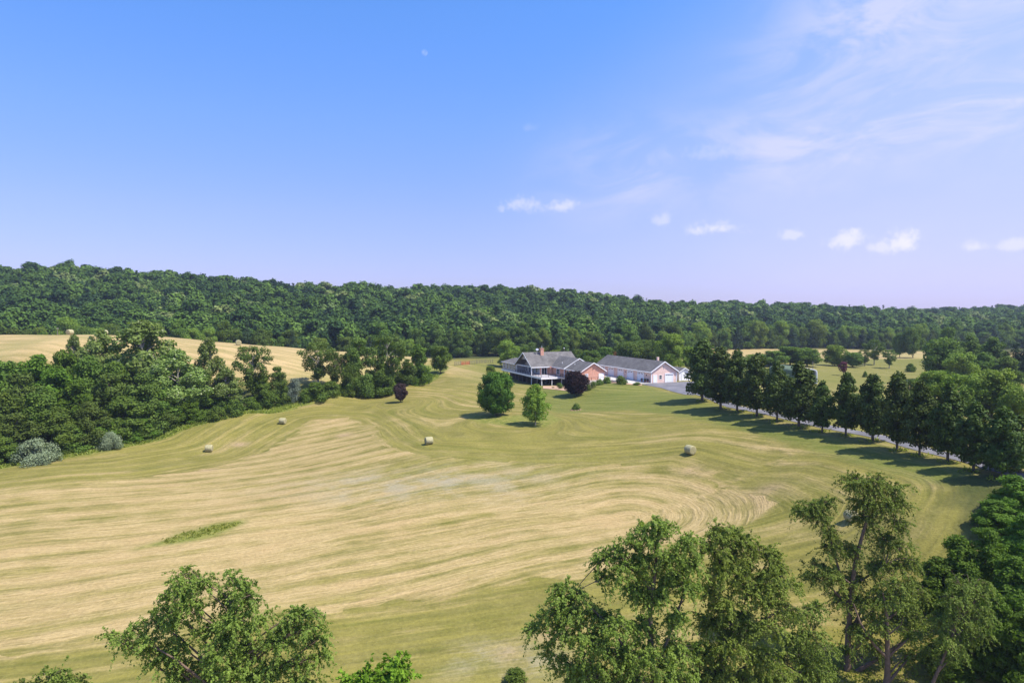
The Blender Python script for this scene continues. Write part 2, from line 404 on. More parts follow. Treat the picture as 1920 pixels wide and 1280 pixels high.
    t.l.new(c, b.inputs['Base Color']); b.inputs['Roughness'].default_value = .95; b.inputs['Specular IOR Level'].default_value = .08
    bh = t.math('ADD', t.math('MULTIPLY', s2, .35), t.math('ADD', t.math('MULTIPLY', fine, .22), t.math('MULTIPLY', t.math('MULTIPLY', s3, straw), .35)))
    bn = t.new('ShaderNodeBump'); bn.inputs['Distance'].default_value = .55; bn.inputs['Strength'].default_value = .8
    t.l.new(bh, bn.inputs['Height']); t.l.new(bn.outputs[0], b.inputs['Normal'])
    return m
M['ground'] = mat_ground()

def mat_asphalt():
    m, t, b = mat_new('asphalt')
    pos = t.new('ShaderNodeNewGeometry').outputs['Position']
    c = t.mix(t.smooth(t.noise(pos, .25, 4, .6), .35, .65), (.135, .13, .135), (.20, .19, .195))
    c = t.mix(1, c, t.ramp(t.noise(pos, 12, 3), [(.3, .85), (.7, 1.15)]), 'MULTIPLY')
    t.l.new(c, b.inputs['Base Color']); b.inputs['Roughness'].default_value = .85
    return m
M['asphalt'] = mat_asphalt()
M['concrete'] = mat_plain('concrete', (.52, .48, .42), .85, .1, 1)
M['mulch'] = mat_plain('mulch', (.46, .30, .19), .95, .3, 2.5, .05)
def mat_brick(name, c1, c2, mortar, sc=1.):
    m, t, b = mat_new(name)
    tc = t.new('ShaderNodeTexCoord').outputs['Object']; x, y, z = t.sep(tc)
    br = t.new('ShaderNodeTexBrick'); t.l.new(t.xyz(t.math('ADD', x, y), z, 0.), br.inputs['Vector'])
    br.inputs['Scale'].default_value = 1; br.inputs['Brick Width'].default_value = .24; br.inputs['Row Height'].default_value = .08; br.inputs['Mortar Size'].default_value = .008
    br.inputs['Color1'].default_value = (*c1, 1); br.inputs['Color2'].default_value = (*c2, 1); br.inputs['Mortar'].default_value = (*mortar, 1)
    c = t.mix(1, br.outputs[0], t.ramp(t.noise(tc, 1.7, 4, .6), [(.3, .82), (.7, 1.18)]), 'MULTIPLY')
    t.l.new(c, b.inputs['Base Color']); b.inputs['Roughness'].default_value = .85
    return m
M['brick'] = mat_brick('red brick', (.56, .22, .13), (.68, .31, .20), (.62, .50, .40))
def mat_siding(name, col):
    m, t, b = mat_new(name)
    tc = t.new('ShaderNodeTexCoord').outputs['Object']; x, y, z = t.sep(tc)
    s_ = t.math('FRACT', t.math('MULTIPLY', z, 1/.15))
    c = t.mix(1, (*col, 1), t.ramp(t.noise(tc, .8, 4, .6), [(.3, .9), (.7, 1.08)]), 'MULTIPLY')
    t.l.new(c, b.inputs['Base Color']); b.inputs['Roughness'].default_value = .6
    bn = t.new('ShaderNodeBump'); bn.inputs['Distance'].default_value = .02; t.l.new(s_, bn.inputs['Height']); t.l.new(bn.outputs[0], b.inputs['Normal'])
    return m
M['siding_pink'] = mat_siding('pinkish siding', (.85, .60, .49))
M['siding_grey'] = mat_siding('grey siding', (.46, .43, .42))
M['siding_white'] = mat_siding('white siding', (.88, .87, .85))
def mat_roof():
    m, t, b = mat_new('shingles')
    tc = t.new('ShaderNodeTexCoord').outputs['Object']; x, y, z = t.sep(tc)
    br = t.new('ShaderNodeTexBrick'); t.l.new(t.xyz(t.math('ADD', x, y), t.math('MULTIPLY', z, 1.6), 0.), br.inputs['Vector'])
    br.inputs['Scale'].default_value = 1; br.inputs['Brick Width'].default_value = .5; br.inputs['Row Height'].default_value = .16; br.inputs['Mortar Size'].default_value = .006
    br.inputs['Color1'].default_value = (.128, .120, .112, 1); br.inputs['Color2'].default_value = (.178, .164, .150, 1); br.inputs['Mortar'].default_value = (.06, .06, .06, 1)
    st = t.noise(t.xyz(t.math('MULTIPLY', x, 1.), t.math('MULTIPLY', y, 1.), t.math('MULTIPLY', z, .25)), .55, 4, .65)
    c = t.mix(1, br.outputs[0], t.ramp(st, [(.3, .72), (.7, 1.28)]), 'MULTIPLY')
    t.l.new(c, b.inputs['Base Color']); b.inputs['Roughness'].default_value = .9; b.inputs['Specular IOR Level'].default_value = .1
    return m
M['roof'] = mat_roof()
M['white'] = mat_plain('white trim', (.86, .85, .83), .5, .04)
M['door_white'] = mat_plain('white door panels', (.86, .86, .86), .45, .04)
M['glass'] = mat_plain('window glass', (.02, .023, .028), .08, .1, 1, 0, 0, .6)
M['dark_wood'] = mat_plain('brown railing', (.06, .035, .028), .6, .2)
M['deck'] = mat_plain('deck boards', (.45, .42, .41), .7, .12, 2)
M['post_brown'] = mat_plain('wood posts', (.13, .10, .08), .8, .2)
M['metal'] = mat_plain('galvanised metal', (.45, .46, .47), .4, .1, 2, 0, .6)
M['metal_roof'] = mat_plain('green metal sheet', (.13, .17, .11), .9, .1, .4, 0, 0, .05)
M['panel_white'] = mat_plain('pale metal sheet', (.66, .68, .72), .4, .06, .5)
M['shade_wall'] = mat_plain('wall with painted shade', (.045, .035, .03), .85, .2)  # near-black brown: the under-deck shade is put into the wall colour
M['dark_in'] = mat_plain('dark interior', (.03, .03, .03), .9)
M['red'] = mat_plain('red enamel', (.40, .11, .06), .5, .1)
M['grey_wood'] = mat_plain('grey weathered wood', (.20, .17, .14), .9, .25)
M['terracotta'] = mat_plain('terracotta', (.35, .14, .08), .8)
M['net'] = mat_plain('netting', (.55, .55, .5), .7)

# ------------------------------------------------------------------ field shapes (traced from the photograph onto the land)
TAN = hits([(-60,930),(100,915),(250,897),(380,878),(480,852),(545,820),(590,785),(650,783),(712,798),(704,814),(722,832),(780,850),(880,862),(1000,868),
            (1150,866),(1260,874),(1345,884),(1322,903),(1420,921),(1468,940),(1385,984),(1250,1030),(1110,1076),(960,1100),(800,1124),(620,1148),(300,1188),(-60,1232)])[:, :2]
LAWN = hits([(1010,722),(1000,760),(1040,774),(1110,772),(1180,768),(1260,778),(1340,795),(1450,822),(1560,855),(1700,893),(1830,925),(1875,905),(1720,856),(1540,812),(1380,772),(1290,742),(1205,720),(1150,716),(1100,722)])[:, :2]
WEED = hits([(262,1026),(330,1000),(400,984),(462,974),(455,984),(400,1004),(330,1018)])[:, :2]
WEED2 = hits([(870,776),(900,792),(960,798),(1020,800),(1050,786),(1030,776),(960,780)])[:, :2]
DIRT = [(hit(450,833)[:2], 1.7, .8), (hit(388,881)[:2], 1.5, .7), (hit(645,815)[:2], 1.7, .8), (hit(1080,768)[:2], 1.2, .6), (hit(1035,1190)[:2], 1.4, .7),
        (hit(955,1225)[:2], 1.6, .5), (hit(1300,882)[:2], 2., .5), (hit(1440,915)[:2], 2.2, .5)]
EDGE = np.array([at(*c)[:2] for c in [(-250,915,108),(0,878,122),(200,842,136),(340,802,151),(480,767,166),(620,742,181),(740,717,198),(820,701,216),(850,688,246),(862,676,290)]])

def seg_dist(x, y, a, b):
    d = b-a; L = (d**2).sum(); tt = np.clip(((x-a[0])*d[0]+(y-a[1])*d[1])/L, 0, 1)
    return np.hypot(x-a[0]-tt*d[0], y-a[1]-tt*d[1])
def sdf(x, y, poly):
    dist = np.full(x.shape, 1e9); ins = np.zeros(x.shape, bool); n = len(poly)
    for i in range(n):
        a, b = poly[i], poly[(i+1) % n]; dist = np.minimum(dist, seg_dist(x, y, a, b))
        c = ((a[1] > y) != (b[1] > y)) & (x < (b[0]-a[0])*(y-a[1])/(b[1]-a[1]+1e-12)+a[0]); ins ^= c
    return np.where(ins, -dist, dist)
def sst(v, a, b):
    q = np.clip((v-a)/(b-a), 0, 1); return q*q*(3-2*q)
def edge_side(x, y):     # > 0 to the left of the treeline edge (ravine side), metres
    d = np.full(x.shape, 1e9); s_ = np.zeros(x.shape)
    for i in range(len(EDGE)-1):
        a, b = EDGE[i], EDGE[i+1]; dd = seg_dist(x, y, a, b); c = (b[0]-a[0])*(y-a[1])-(b[1]-a[1])*(x-a[0])
        k = dd < d; d = np.where(k, dd, d); s_ = np.where(k, np.sign(c), s_)
    return d*s_
# straight stripes laid either side of a centre line, looping round its right end
CL = hits([(-80,1175),(100,1150),(400,1100),(700,1050),(960,1000),(1180,968)])[:, :2]
def centre(x, y):
    d = np.full(x.shape, 1e9); s_ = np.zeros(x.shape)
    for i in range(len(CL)-1):
        a, b = CL[i], CL[i+1]; dd = seg_dist(x, y, a, b); c = (b[0]-a[0])*(y-a[1])-(b[1]-a[1])*(x-a[0])
        k = dd < d; d = np.where(k, dd, d); s_ = np.where(k, c/np.linalg.norm(b-a), s_)
    return d, s_

def axis(parts):
    out = []
    for a, b, st in parts: out += list(np.arange(a, b, st))
    return np.array(out+[parts[-1][1]])
gx = axis([(-2200,-600,100), (-600,-260,20), (-260,-120,5), (-120,95,.75), (95,260,5), (260,700,20), (700,2200,100)])
gy = axis([(-1800,-200,100), (-200,0,25), (0,45,5), (45,215,.75), (215,340,2.5), (340,700,15), (700,2600,60)])
def build_ground():
    X, Y = np.meshgrid(gx, gy); Z = gz(X, Y)
    nx, ny = len(gx), len(gy)
    # gentle unevenness
    Z += .10*np.sin(X*.23+Y*.11)*np.sin(Y*.19-X*.07)
    i = np.arange(nx*ny).reshape(ny, nx)
    Fq = np.stack([i[:-1,:-1], i[:-1,1:], i[1:,1:], i[1:,:-1]], -1).reshape(-1, 4)
    x, y = X.ravel(), Y.ravel(); jit = 1.2*np.sin(x*.7+np.sin(y*.9)*1.3)*np.sin(y*.8)
    st = sdf(x, y, TAN); sl = sdf(x, y, LAWN); es = edge_side(x, y)
    TB = hits([(-60,930),(250,897),(480,852),(590,790),(650,790),(712,808),(780,846),(1000,856),(1260,860),(1480,895),(1590,940),(1560,985),(1385,1020),(1110,1076),(620,1148),(-60,1232)])[:, :2]
    uB = sdf(x, y, TB)
    for c, r0 in ((hit(960,790)[:2], 9.), (hit(751,754)[:2], 4.)):
        dd = np.hypot(x-c[0], y-c[1])
        w = np.exp(-(dd/ (r0*2.2))**2); uB = uB*(1-w)+dd*w
    a = {}
    cd, cs_ = centre(x, y); a['uA'] = cd; a['side'] = np.tanh(cs_/1.2); a['uB'] = uB
    a['mA'] = sst(-st+jit, -1., 1.5)
    # straw cover
    tanv = sst(-st+jit*1.0, -1.6, 1.8)
    nearm = sst(y, 70, 130)
    tv = .12 + .90*tanv
    # the top right part of the stripes is greener, the left top is thin
    P1 = hit(1000,865)[:2]; tv -= .45*np.exp(-(((x-P1[0])/26)**2+((y-P1[1])/9)**2))*tanv
    P3 = hit(720,850)[:2]; tv -= .16*np.exp(-(((x-P3[0])/30)**2+((y-P3[1])/9)**2))*tanv
    for q, sx, sy, k in (((650,790),9,5,.25), ((1230,955),16,10,.30), ((1380,940),14,8,.28), ((500,1100),45,9,.15), ((200,1000),30,12,.1), ((890,698),16,22,.95), ((820,735),10,8,.25)):
        c = hit(*q)[:2]; tv += k*np.exp(-(((x-c[0])/sx)**2+((y-c[1])/sy)**2))
    a['tan'] = np.clip(tv, 0, 1.25)
    a['lawn'] = sst(-sl+jit*.6, -1.5, 1.5)*np.where(y > 60, 1, 0)
    behind = (y > 205) & (x > -22) & (y < 330)
    a['lawn'] = np.maximum(a['lawn'], np.where(behind, .6*sst(x, -22, -8), 0))
    row = sst(x, 46, 52)*(y > 95)*(y < 300)
    a['lawn'] = np.maximum(a['lawn'], .45*row); a['tan'] = np.clip(a['tan']+.42*row*(.6+.4*np.sin(x*.05+y*.03)), 0, 1.25)
    es2 = es+jit*.5
    a['weed'] = np.maximum(sst(es2, -2.2, -.6)*(1-sst(es2, 6, 10))*(y < 235), np.maximum(sst(-sdf(x, y, WEED)+jit*.5, -1.3, 1.2), .85*sst(-sdf(x, y, WEED2), -1.5, 1.)))
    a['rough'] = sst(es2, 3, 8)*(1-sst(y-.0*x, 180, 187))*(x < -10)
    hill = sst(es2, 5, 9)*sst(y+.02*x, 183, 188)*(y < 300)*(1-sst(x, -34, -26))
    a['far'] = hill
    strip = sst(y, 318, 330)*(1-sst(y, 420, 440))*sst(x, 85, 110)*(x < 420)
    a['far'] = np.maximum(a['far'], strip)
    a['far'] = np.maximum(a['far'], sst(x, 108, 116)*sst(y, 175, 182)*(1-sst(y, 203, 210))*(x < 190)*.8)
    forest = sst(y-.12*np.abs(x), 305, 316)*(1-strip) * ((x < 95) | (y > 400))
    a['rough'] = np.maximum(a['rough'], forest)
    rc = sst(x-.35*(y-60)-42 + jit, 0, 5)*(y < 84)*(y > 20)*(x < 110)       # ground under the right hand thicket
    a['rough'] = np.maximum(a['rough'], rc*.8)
    dv = np.zeros(x.shape)
    for c, r, k in DIRT: dv = np.maximum(dv, k*np.exp(-(((x-c[0])/r)**2+((y-c[1])/(r*.8))**2)))
    a['dirt'] = np.clip(dv, 0, 1)
    gr = np.zeros(x.shape)
    for q, sx, sy, k in (((790,905),20,7,1.), ((700,930),10,4,.7), ((960,1235),6,3,1.), ((620,905),8,3,.5)):
        c = hit(*q)[:2]; gr = np.maximum(gr, k*np.exp(-(((x-c[0])/sx)**2+((y-c[1])/sy)**2)))
    a['grey'] = gr
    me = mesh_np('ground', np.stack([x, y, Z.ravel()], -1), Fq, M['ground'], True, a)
    tag(link('ground', me), kind='structure')
build_ground()
def gzb(x, y):
    x = np.asarray(x, float); y = np.asarray(y, float)
    return gz(x, y)+.10*np.sin(x*.23+y*.11)*np.sin(y*.19-x*.07)
def g0(x, y): return float(gzb([x], [y])[0])

def sheet(name, path, wids, mat, lift=.05, step=1.5, ncross=5):
    """ribbon laid over the land along a path of (x, y), half width wids"""
    pts = [Vector((*p, 0)) for p in path]; out = []
    cs = [0]
    for a, b in zip(pts, pts[1:]): cs.append(cs[-1]+(b-a).length)
    cs = np.array(cs); n = max(2, int(cs[-1]/step)); s_ = np.linspace(0, cs[-1], n)
    px_ = np.interp(s_, cs, [p.x for p in pts]); py_ = np.interp(s_, cs, [p.y for p in pts]); ww = np.interp(s_, cs, wids)
    k = np.ones(5)/5
    sm = lambda v: np.convolve(np.pad(v, 2, 'edge'), k, 'valid')
    px_, py_ = sm(px_), sm(py_)
    tx, ty = np.gradient(px_), np.gradient(py_); L = np.hypot(tx, ty); nx_, ny_ = -ty/L, tx/L
    c = np.linspace(-1, 1, ncross)
    X = px_[:,None]+nx_[:,None]*ww[:,None]*c; Y = py_[:,None]+ny_[:,None]*ww[:,None]*c
    Z = gzb(X.ravel(), Y.ravel()).reshape(X.shape)+lift
    i = np.arange(n*ncross).reshape(n, ncross)
    Fq = np.stack([i[:-1,:-1], i[1:,:-1], i[1:,1:], i[:-1,1:]], -1).reshape(-1, 4)
    return link(name, mesh_np(name, np.stack([X.ravel(), Y.ravel(), Z.ravel()], -1), Fq, mat, True))
def area(name, poly, mat, lift=.05, step=1.):
    """filled flat area on the land: grid of cells clipped to a polygon"""
    import bmesh
    poly = np.array(poly); bm = bmesh.new()
    x0, y0 = poly.min(0); x1, y1 = poly.max(0)
    vs = [bm.verts.new((p[0], p[1], 0)) for p in poly]; bm.faces.new(vs)
    for v in np.arange(x0+step, x1, step): bmesh.ops.bisect_plane(bm, geom=bm.verts[:]+bm.edges[:]+bm.faces[:], plane_co=(v, 0, 0), plane_no=(1, 0, 0))
    for v in np.arange(y0+step, y1, step): bmesh.ops.bisect_plane(bm, geom=bm.verts[:]+bm.edges[:]+bm.faces[:], plane_co=(0, v, 0), plane_no=(0, 1, 0))
    bmesh.ops.triangulate(bm, faces=bm.faces[:])
    co = np.array([v.co for v in bm.verts]); z = gzb(co[:,0], co[:,1])+lift
    for v, zz in zip(bm.verts, z): v.co.z = zz
    bmesh.ops.recalc_face_normals(bm, faces=bm.faces)
    me = bpy.data.meshes.new(name); bm.to_mesh(me); bm.free(); me.materials.append(mat)
    me.polygons.foreach_set('use_smooth', [True]*len(me.polygons))
    o = link(name, me)
    if me.polygons and me.polygons[0].normal.z < 0: me.flip_normals()
    return o

ROW = [(1316.7,751.7,640,60),(1351,766.7,646,58),(1382,771.7,664,52),(1419,780,668,58),(1457,790,679,50),(1497.7,800,682,66),(1541.7,810,717,44),(1585.7,816.7,704,48),
       (1636,826.7,707,56),(1681.7,843,703,62),(1724,853,718,58),(1776.7,865,726,66),(1825,883,748,66),(1878,900,760,70)]
rowp = [hit(a, b) for a, b, c, d in ROW]
dp = [(p[0]+3.0, p[1]+1.4) for p in rowp]
dp = [(47.0, 176)] + [(dp[0][0]+.6, dp[0][1]+8)] + dp + [(64.5, 72), (68, 55), (74, 30)]
o = sheet('driveway', dp, [2.6, 2.1]+[1.35]*(len(dp)-2), M['asphalt'], .06); tag(o, kind='structure')
lot = [tuple(hit(*p)[:2]) for p in [(1202,720),(1240,727),(1285,740)]] + [(43.6,164),(50,166),(56,185),(58,197),(40.5,193.3)]
o = area('parking_area', lot, M['asphalt'], .07); tag(o, kind='structure')

# ------------------------------------------------------------------ foliage
def leaf_mesh(C, N, L, Wd, jit=.55, tilt=None):
    """rhombus leaves at C facing roughly N; L, Wd arrays or scalars"""
    n = len(C); N = N + rng.normal(0, jit, (n, 3)); N /= np.linalg.norm(N, axis=1, keepdims=True)+1e-9
    T = rng.normal(0, 1, (n, 3))
    if tilt is not None: T = T*.6+tilt
    T -= (T*N).sum(1, keepdims=True)*N; T /= np.linalg.norm(T, axis=1, keepdims=True)+1e-9
    B = np.cross(N, T); k = rng.uniform(.7, 1.3, (n, 1))
    L = np.asarray(L).reshape(-1, 1)*k*.5; Wd = np.asarray(Wd).reshape(-1, 1)*k*.5
    V = np.stack([C-T*L, C-B*Wd+T*L*.1, C+T*L, C+B*Wd+T*L*.1], 1).reshape(-1, 3)
    return V
def quads(n): return np.arange(n*4).reshape(-1, 4)
def sph(n):
    v = rng.normal(0, 1, (n, 3)); return v/np.linalg.norm(v, axis=1, keepdims=True)

class Tubes:
    def __init__(s): s.V = []; s.Fq = []; s.n = 0
    def add(s, pts, rad, sides=6):
        pts = np.array(pts, float); rad = np.array(rad, float); n = len(pts)
        t_ = np.gradient(pts, axis=0); t_ /= np.linalg.norm(t_, axis=1, keepdims=True)+1e-9
        ref = np.where(np.abs(t_[:, 2:3]) > .9, np.array([[1., 0, 0]]), np.array([[0, 0, 1.]]))
        u = np.cross(t_, ref); u /= np.linalg.norm(u, axis=1, keepdims=True)+1e-9; v = np.cross(t_, u)
        a = np.arange(sides)*2*np.pi/sides
        ring = pts[:,None]+rad[:,None,None]*(u[:,None]*np.cos(a)[None,:,None]+v[:,None]*np.sin(a)[None,:,None])
        i = np.arange(n*sides).reshape(n, sides)+s.n; j = np.roll(i, -1, 1)
        s.Fq.append(np.stack([i[:-1], j[:-1], j[1:], i[1:]], -1).reshape(-1, 4)); s.V.append(ring.reshape(-1, 3)); s.n += n*sides
    def mesh(s, name, mat): return mesh_np(name, np.concatenate(s.V), np.concatenate(s.Fq), mat, True)

def crown_cloud(cl, dens, lsize, lw, jit=.55, center=None, outw=.5, shell=(.52, 1.08), under=.75):
    """leaf sprays over puffs. cl: rows cx,cy,cz,rx,ry,rz"""
    Vs = []
    for c in cl:
        r = c[3:6]; A = 4*np.pi*((r[0]*r[1]+r[1]*r[2]+r[0]*r[2])/3)
        n = int(A*dens); d = sph(n); keep = (d[:, 2] > -.55) | (rng.random(n) < under); d = d[keep]; n = len(d)
        # ragged surface: radius varies with direction in coarse bumps
        ph = rng.uniform(0, 6.28, 3)
        bump = 1+.13*np.sin(d[:,0]*5+ph[0])*np.sin(d[:,1]*5+ph[1])+.10*np.sin(d[:,2]*7+ph[2])
        rr = rng.uniform(shell[0], shell[1], (n, 1))*bump[:,None]
        Cn = c[:3]+d*r*rr
        N = d/r*np.mean(r)
        if center is not None:
            o = Cn-center; o /= np.linalg.norm(o, axis=1, keepdims=True)+1e-9; N = N*(1-outw)+o*outw
        N[:, 2] += .15
        Vs.append(leaf_mesh(Cn, N, lsize, lw, jit))
    return np.concatenate(Vs)

def puffs(H, RX, z0, n, shape='round', pr=.42, ztop=1.):
    """puff centres filling a crown of radius RX between z0 and H"""
    cl = []; hh = (H-z0)/2; zc = z0+hh; tries = 0
    while len(cl) < n and tries < n*60:
        tries += 1
        t_ = rng.uniform(0, 1)
        if shape == 'round': prof = math.sqrt(max(0, 1-(2*t_-1)**2))**.8
        elif shape == 'oval': prof = (math.sin(math.pi*min(1, t_**.62)))**.7 if t_ < 1 else 0
        elif shape == 'row': prof = min(1, (t_+.10)*4.5)**.6*max(0, 1-t_**2.6)**.75
        elif shape == 'cone': prof = (1-t_)**.8*(1 if t_ > .08 else .8)
        elif shape == 'vase': prof = math.sin(math.pi*min(1, (t_*.93)**1.6+.04))**.6
        else: prof = 1-.75*t_**2.2            # mound / thicket, leaves to the ground
        a = rng.uniform(0, 2*np.pi); q = math.sqrt(rng.uniform(.05, 1))
        r = RX*pr*rng.uniform(.7, 1.25)*(.55+.45*prof)
        rad = max(0, RX*prof*q-r*.55)
        z = z0+t_*(H-z0); z = min(max(z, z0+r*.5), H-r*.7)
        p = np.array([rad*math.cos(a), rad*math.sin(a), z])
        if all(np.linalg.norm(p-c[:3]) > .62*min(r, c[3]) for c in cl): cl.append(np.array([*p, r, r*rng.uniform(.9, 1.1), r*rng.uniform(.82, 1.02)]))
    return cl

def make_proto(H, RX, z0, n, shape, pr, dens, ls, lw, leafmat, barkmat, trunk_r=.16, jit=.55, outw=.45, limbs=True, sides=6, extra=None, under=.75):
    cl = puffs(H, RX, z0, n, shape, pr)
    if extra: cl += extra
    V = crown_cloud(cl, dens, ls, lw, jit, np.array([0, 0, z0+(H-z0)*.4]), outw, under=under)
    crown = mesh_np('crown', V, quads(len(V)//4), leafmat)
    tb = Tubes(); top = H*.86; lean = rng.normal(0, .02*H, 2)
    zs = np.linspace(-.4, top, 7); tp = np.stack([lean[0]*(zs/top)**2, lean[1]*(zs/top)**2, zs], 1)
    tb.add(tp, trunk_r*(1.25-np.linspace(0, 1.12, 7)), sides)
    if limbs:
        for c in cl[: min(len(cl), 26)]:
            za = max(z0*.75, min(c[2]-.6*math.hypot(c[0], c[1])-.3, top*.9)); b = np.array([lean[0]*(za/top)**2, lean[1]*(za/top)**2, za])
            m_ = b*.5+c[:3]*.5; m_[2] += .12*np.linalg.norm(c[:3]-b)
            tb.add([b, m_, c[:3]], [trunk_r*.42, trunk_r*.26, trunk_r*.08], 4)
    return crown, tb.mesh('trunk', barkmat), H, RX
PROTO = {}
def proto(kind, leaf, nvar=3, **k):
    PROTO[kind] = [make_proto(leafmat=M[leaf], **k) for _ in range(nvar)]
bk, bp = M['bark'], M['bark_pale']
proto('row', 'row', 6, H=9.5, RX=2.5, z0=1.3, n=80, shape='row', pr=.31, dens=22, ls=.34, lw=.26, barkmat=bk, trunk_r=.16, under=.6)
proto('maple', 'maple', 1, H=9.5, RX=5.0, z0=.9, n=150, shape='round', pr=.21, dens=24, ls=.32, lw=.25, barkmat=bk, trunk_r=.2)
proto('young', 'young', 1, H=8, RX=3.6, z0=1.0, n=110, shape='oval', pr=.21, dens=17, ls=.32, lw=.2, barkmat=bp, trunk_r=.13)
proto('purple', 'purple', 1, H=6.5, RX=3.3, z0=1.0, n=90, shape='round', pr=.28, dens=34, ls=.26, lw=.22, barkmat=bk, trunk_r=.14)
proto('purple_small', 'purple_grey', 1, H=5, RX=2.1, z0=.8, n=70, shape='round', pr=.34, dens=34, ls=.26, lw=.2, barkmat=bk, trunk_r=.1)
proto('plum', 'plum', 1, H=4.5, RX=1.6, z0=1.3, n=16, shape='round', pr=.4, dens=30, ls=.24, lw=.2, barkmat=bk, trunk_r=.07)
proto('thick', 'broad', 4, H=12, RX=5, z0=.2, n=52, shape='mound', pr=.30, dens=15, ls=.46, lw=.34, barkmat=bk, trunk_r=.22)
proto('vivid', 'locust', 3, H=12, RX=5, z0=.2, n=58, shape='mound', pr=.28, dens=16, ls=.42, lw=.30, barkmat=bk, trunk_r=.2)
proto('olive', 'broad_olive', 3, H=12, RX=5, z0=.6, n=50, shape='mound', pr=.28, dens=14, ls=.42, lw=.28, barkmat=bk, trunk_r=.2)
proto('bushy', 'broad', 2, H=4, RX=2.8, z0=0, n=26, shape='mound', pr=.36, dens=20, ls=.34, lw=.24, barkmat=bk, trunk_r=.07)
proto('syc', 'syc', 3, H=20, RX=7.5, z0=4, n=80, shape='oval', pr=.21, dens=9, ls=.55, lw=.42, barkmat=bp, trunk_r=.4)
proto('airy', 'broad_olive', 3, H=12, RX=5, z0=2.6, n=60, shape='vase', pr=.21, dens=12, ls=.40, lw=.26, barkmat=bp, trunk_r=.2)
proto('round', 'broad', 4, H=9, RX=4.2, z0=1.4, n=44, shape='round', pr=.32, dens=17, ls=.40, lw=.3, barkmat=bk, trunk_r=.17)
proto('light', 'young', 3, H=10, RX=5, z0=.8, n=50, shape='round', pr=.30, dens=15, ls=.42, lw=.3, barkmat=bk, trunk_r=.17)
proto('lime', 'lime', 1, H=5, RX=3.4, z0=0, n=34, shape='mound', pr=.32, dens=20, ls=.4, lw=.3, barkmat=bk, trunk_r=.09)
proto('silver', 'silver', 2, H=4.2, RX=3.8, z0=0, n=40, shape='mound', pr=.30, dens=22, ls=.30, lw=.13, barkmat=bp, trunk_r=.08)
proto('silver_dim', 'silver_dim', 2, H=5, RX=3.2, z0=.3, n=34, shape='mound', pr=.30, dens=18, ls=.34, lw=.16, barkmat=bp, trunk_r=.08)
proto('rust', 'rust', 1, H=6, RX=1.8, z0=1, n=16, shape='oval', pr=.4, dens=16, ls=.3, lw=.2, barkmat=bk, trunk_r=.08)
proto('pinetree', 'pine', 2, H=14, RX=4, z0=.6, n=60, shape='cone', pr=.28, dens=16, ls=.42, lw=.16, barkmat=bk, trunk_r=.2, under=.9)
proto('shrub', 'hedge', 3, H=1.6, RX=1.2, z0=0, n=12, shape='mound', pr=.5, dens=80, ls=.15, lw=.11, barkmat=bk, trunk_r=.03)
proto('ball', 'hedge', 1, H=1.5, RX=1.0, z0=0, n=8, shape='round', pr=.7, dens=100, ls=.11, lw=.08, barkmat=bk, trunk_r=.03)

SOLID = {'shrub', 'ball'}
def plant(name, kind, x, y, H, RX, label, cat='tree', group=None, var=None, rz=None, sink=.15):
    pv = PROTO[kind]; cr, tr, h0, r0 = pv[(var if var is not None else rng.integers(len(pv))) % len(pv)]
    e = empty(name, (x, y, g0(x, y)-sink), rng.uniform(0, 6.28) if rz is None else rz)
    e.scale = (RX/r0, RX/r0, H/h0)
    tag(e, label, cat, group)
    link('crown', cr, e); link('trunk', tr, e)
    return e
def plant_px(name, kind, px, top, d, wpx, label, cat='tree', group=None, **k):
    """tree seen with its top at (px, top), at distance d, wpx pixels wide"""
    p = at(px, top, d); g = g0(p[0], d)
    return plant(name, kind, p[0], d, max(1.2, p[2]-g), wpx/2/ppm(d), label, cat, group, **k)
def plant_base(name, kind, px, base, top, wpx, label, cat='tree', group=None, **k):
    h = hit(px, base); d = h[1]
    return plant(name, kind, h[0], d, (base-top)/ppm(d), wpx/2/ppm(d), label, cat, group, **k)

# the row along the driveway
ords = ['first', 'second', 'third', 'fourth', 'fifth', 'sixth', 'seventh', 'eighth', 'ninth', 'tenth', 'eleventh', 'twelfth', 'thirteenth', 'fourteenth']
for i, ((a, b, c, w), hp) in enumerate(zip(ROW, rowp)):
    d = hp[1]
    plant('row_tree', 'row', hp[0], d, (b-c)/ppm(d)*rng.uniform(1.0, 1.10), w*rng.uniform(.54, .62)/ppm(d), 'dark upright tree beside the driveway, %s of the row counted from the garage' % ords[i], 'tree', 'dark trees lining the driveway', var=i)

# lone trees on the mown hill and lawn
plant_base('maple_tree', 'maple', 931, 779, 697, 76, 'large dense dark green round tree on the mown slope before the house', 'tree')
plant_base('young_tree', 'young', 1004, 796, 717, 64, 'lighter green tree on the slope just right of the dense dark one', 'tree')
plant_base('purple_tree', 'purple', 1080, 742, 694, 49, 'purple black round tree on the lawn before the brick wing', 'tree')
plant_base('purple_tree', 'purple_small', 751, 754, 718, 28, 'small dusty purple tree alone on the mown hill', 'tree')
plant_base('garden_tree', 'light', 920, 712, 685, 25, 'small light green tree beside the left end of the deck', 'tree')
plant_base('bush', 'shrub', 1080, 767, 754, 17, 'low dark bush in a small stone edged bed on the lawn', 'bush')

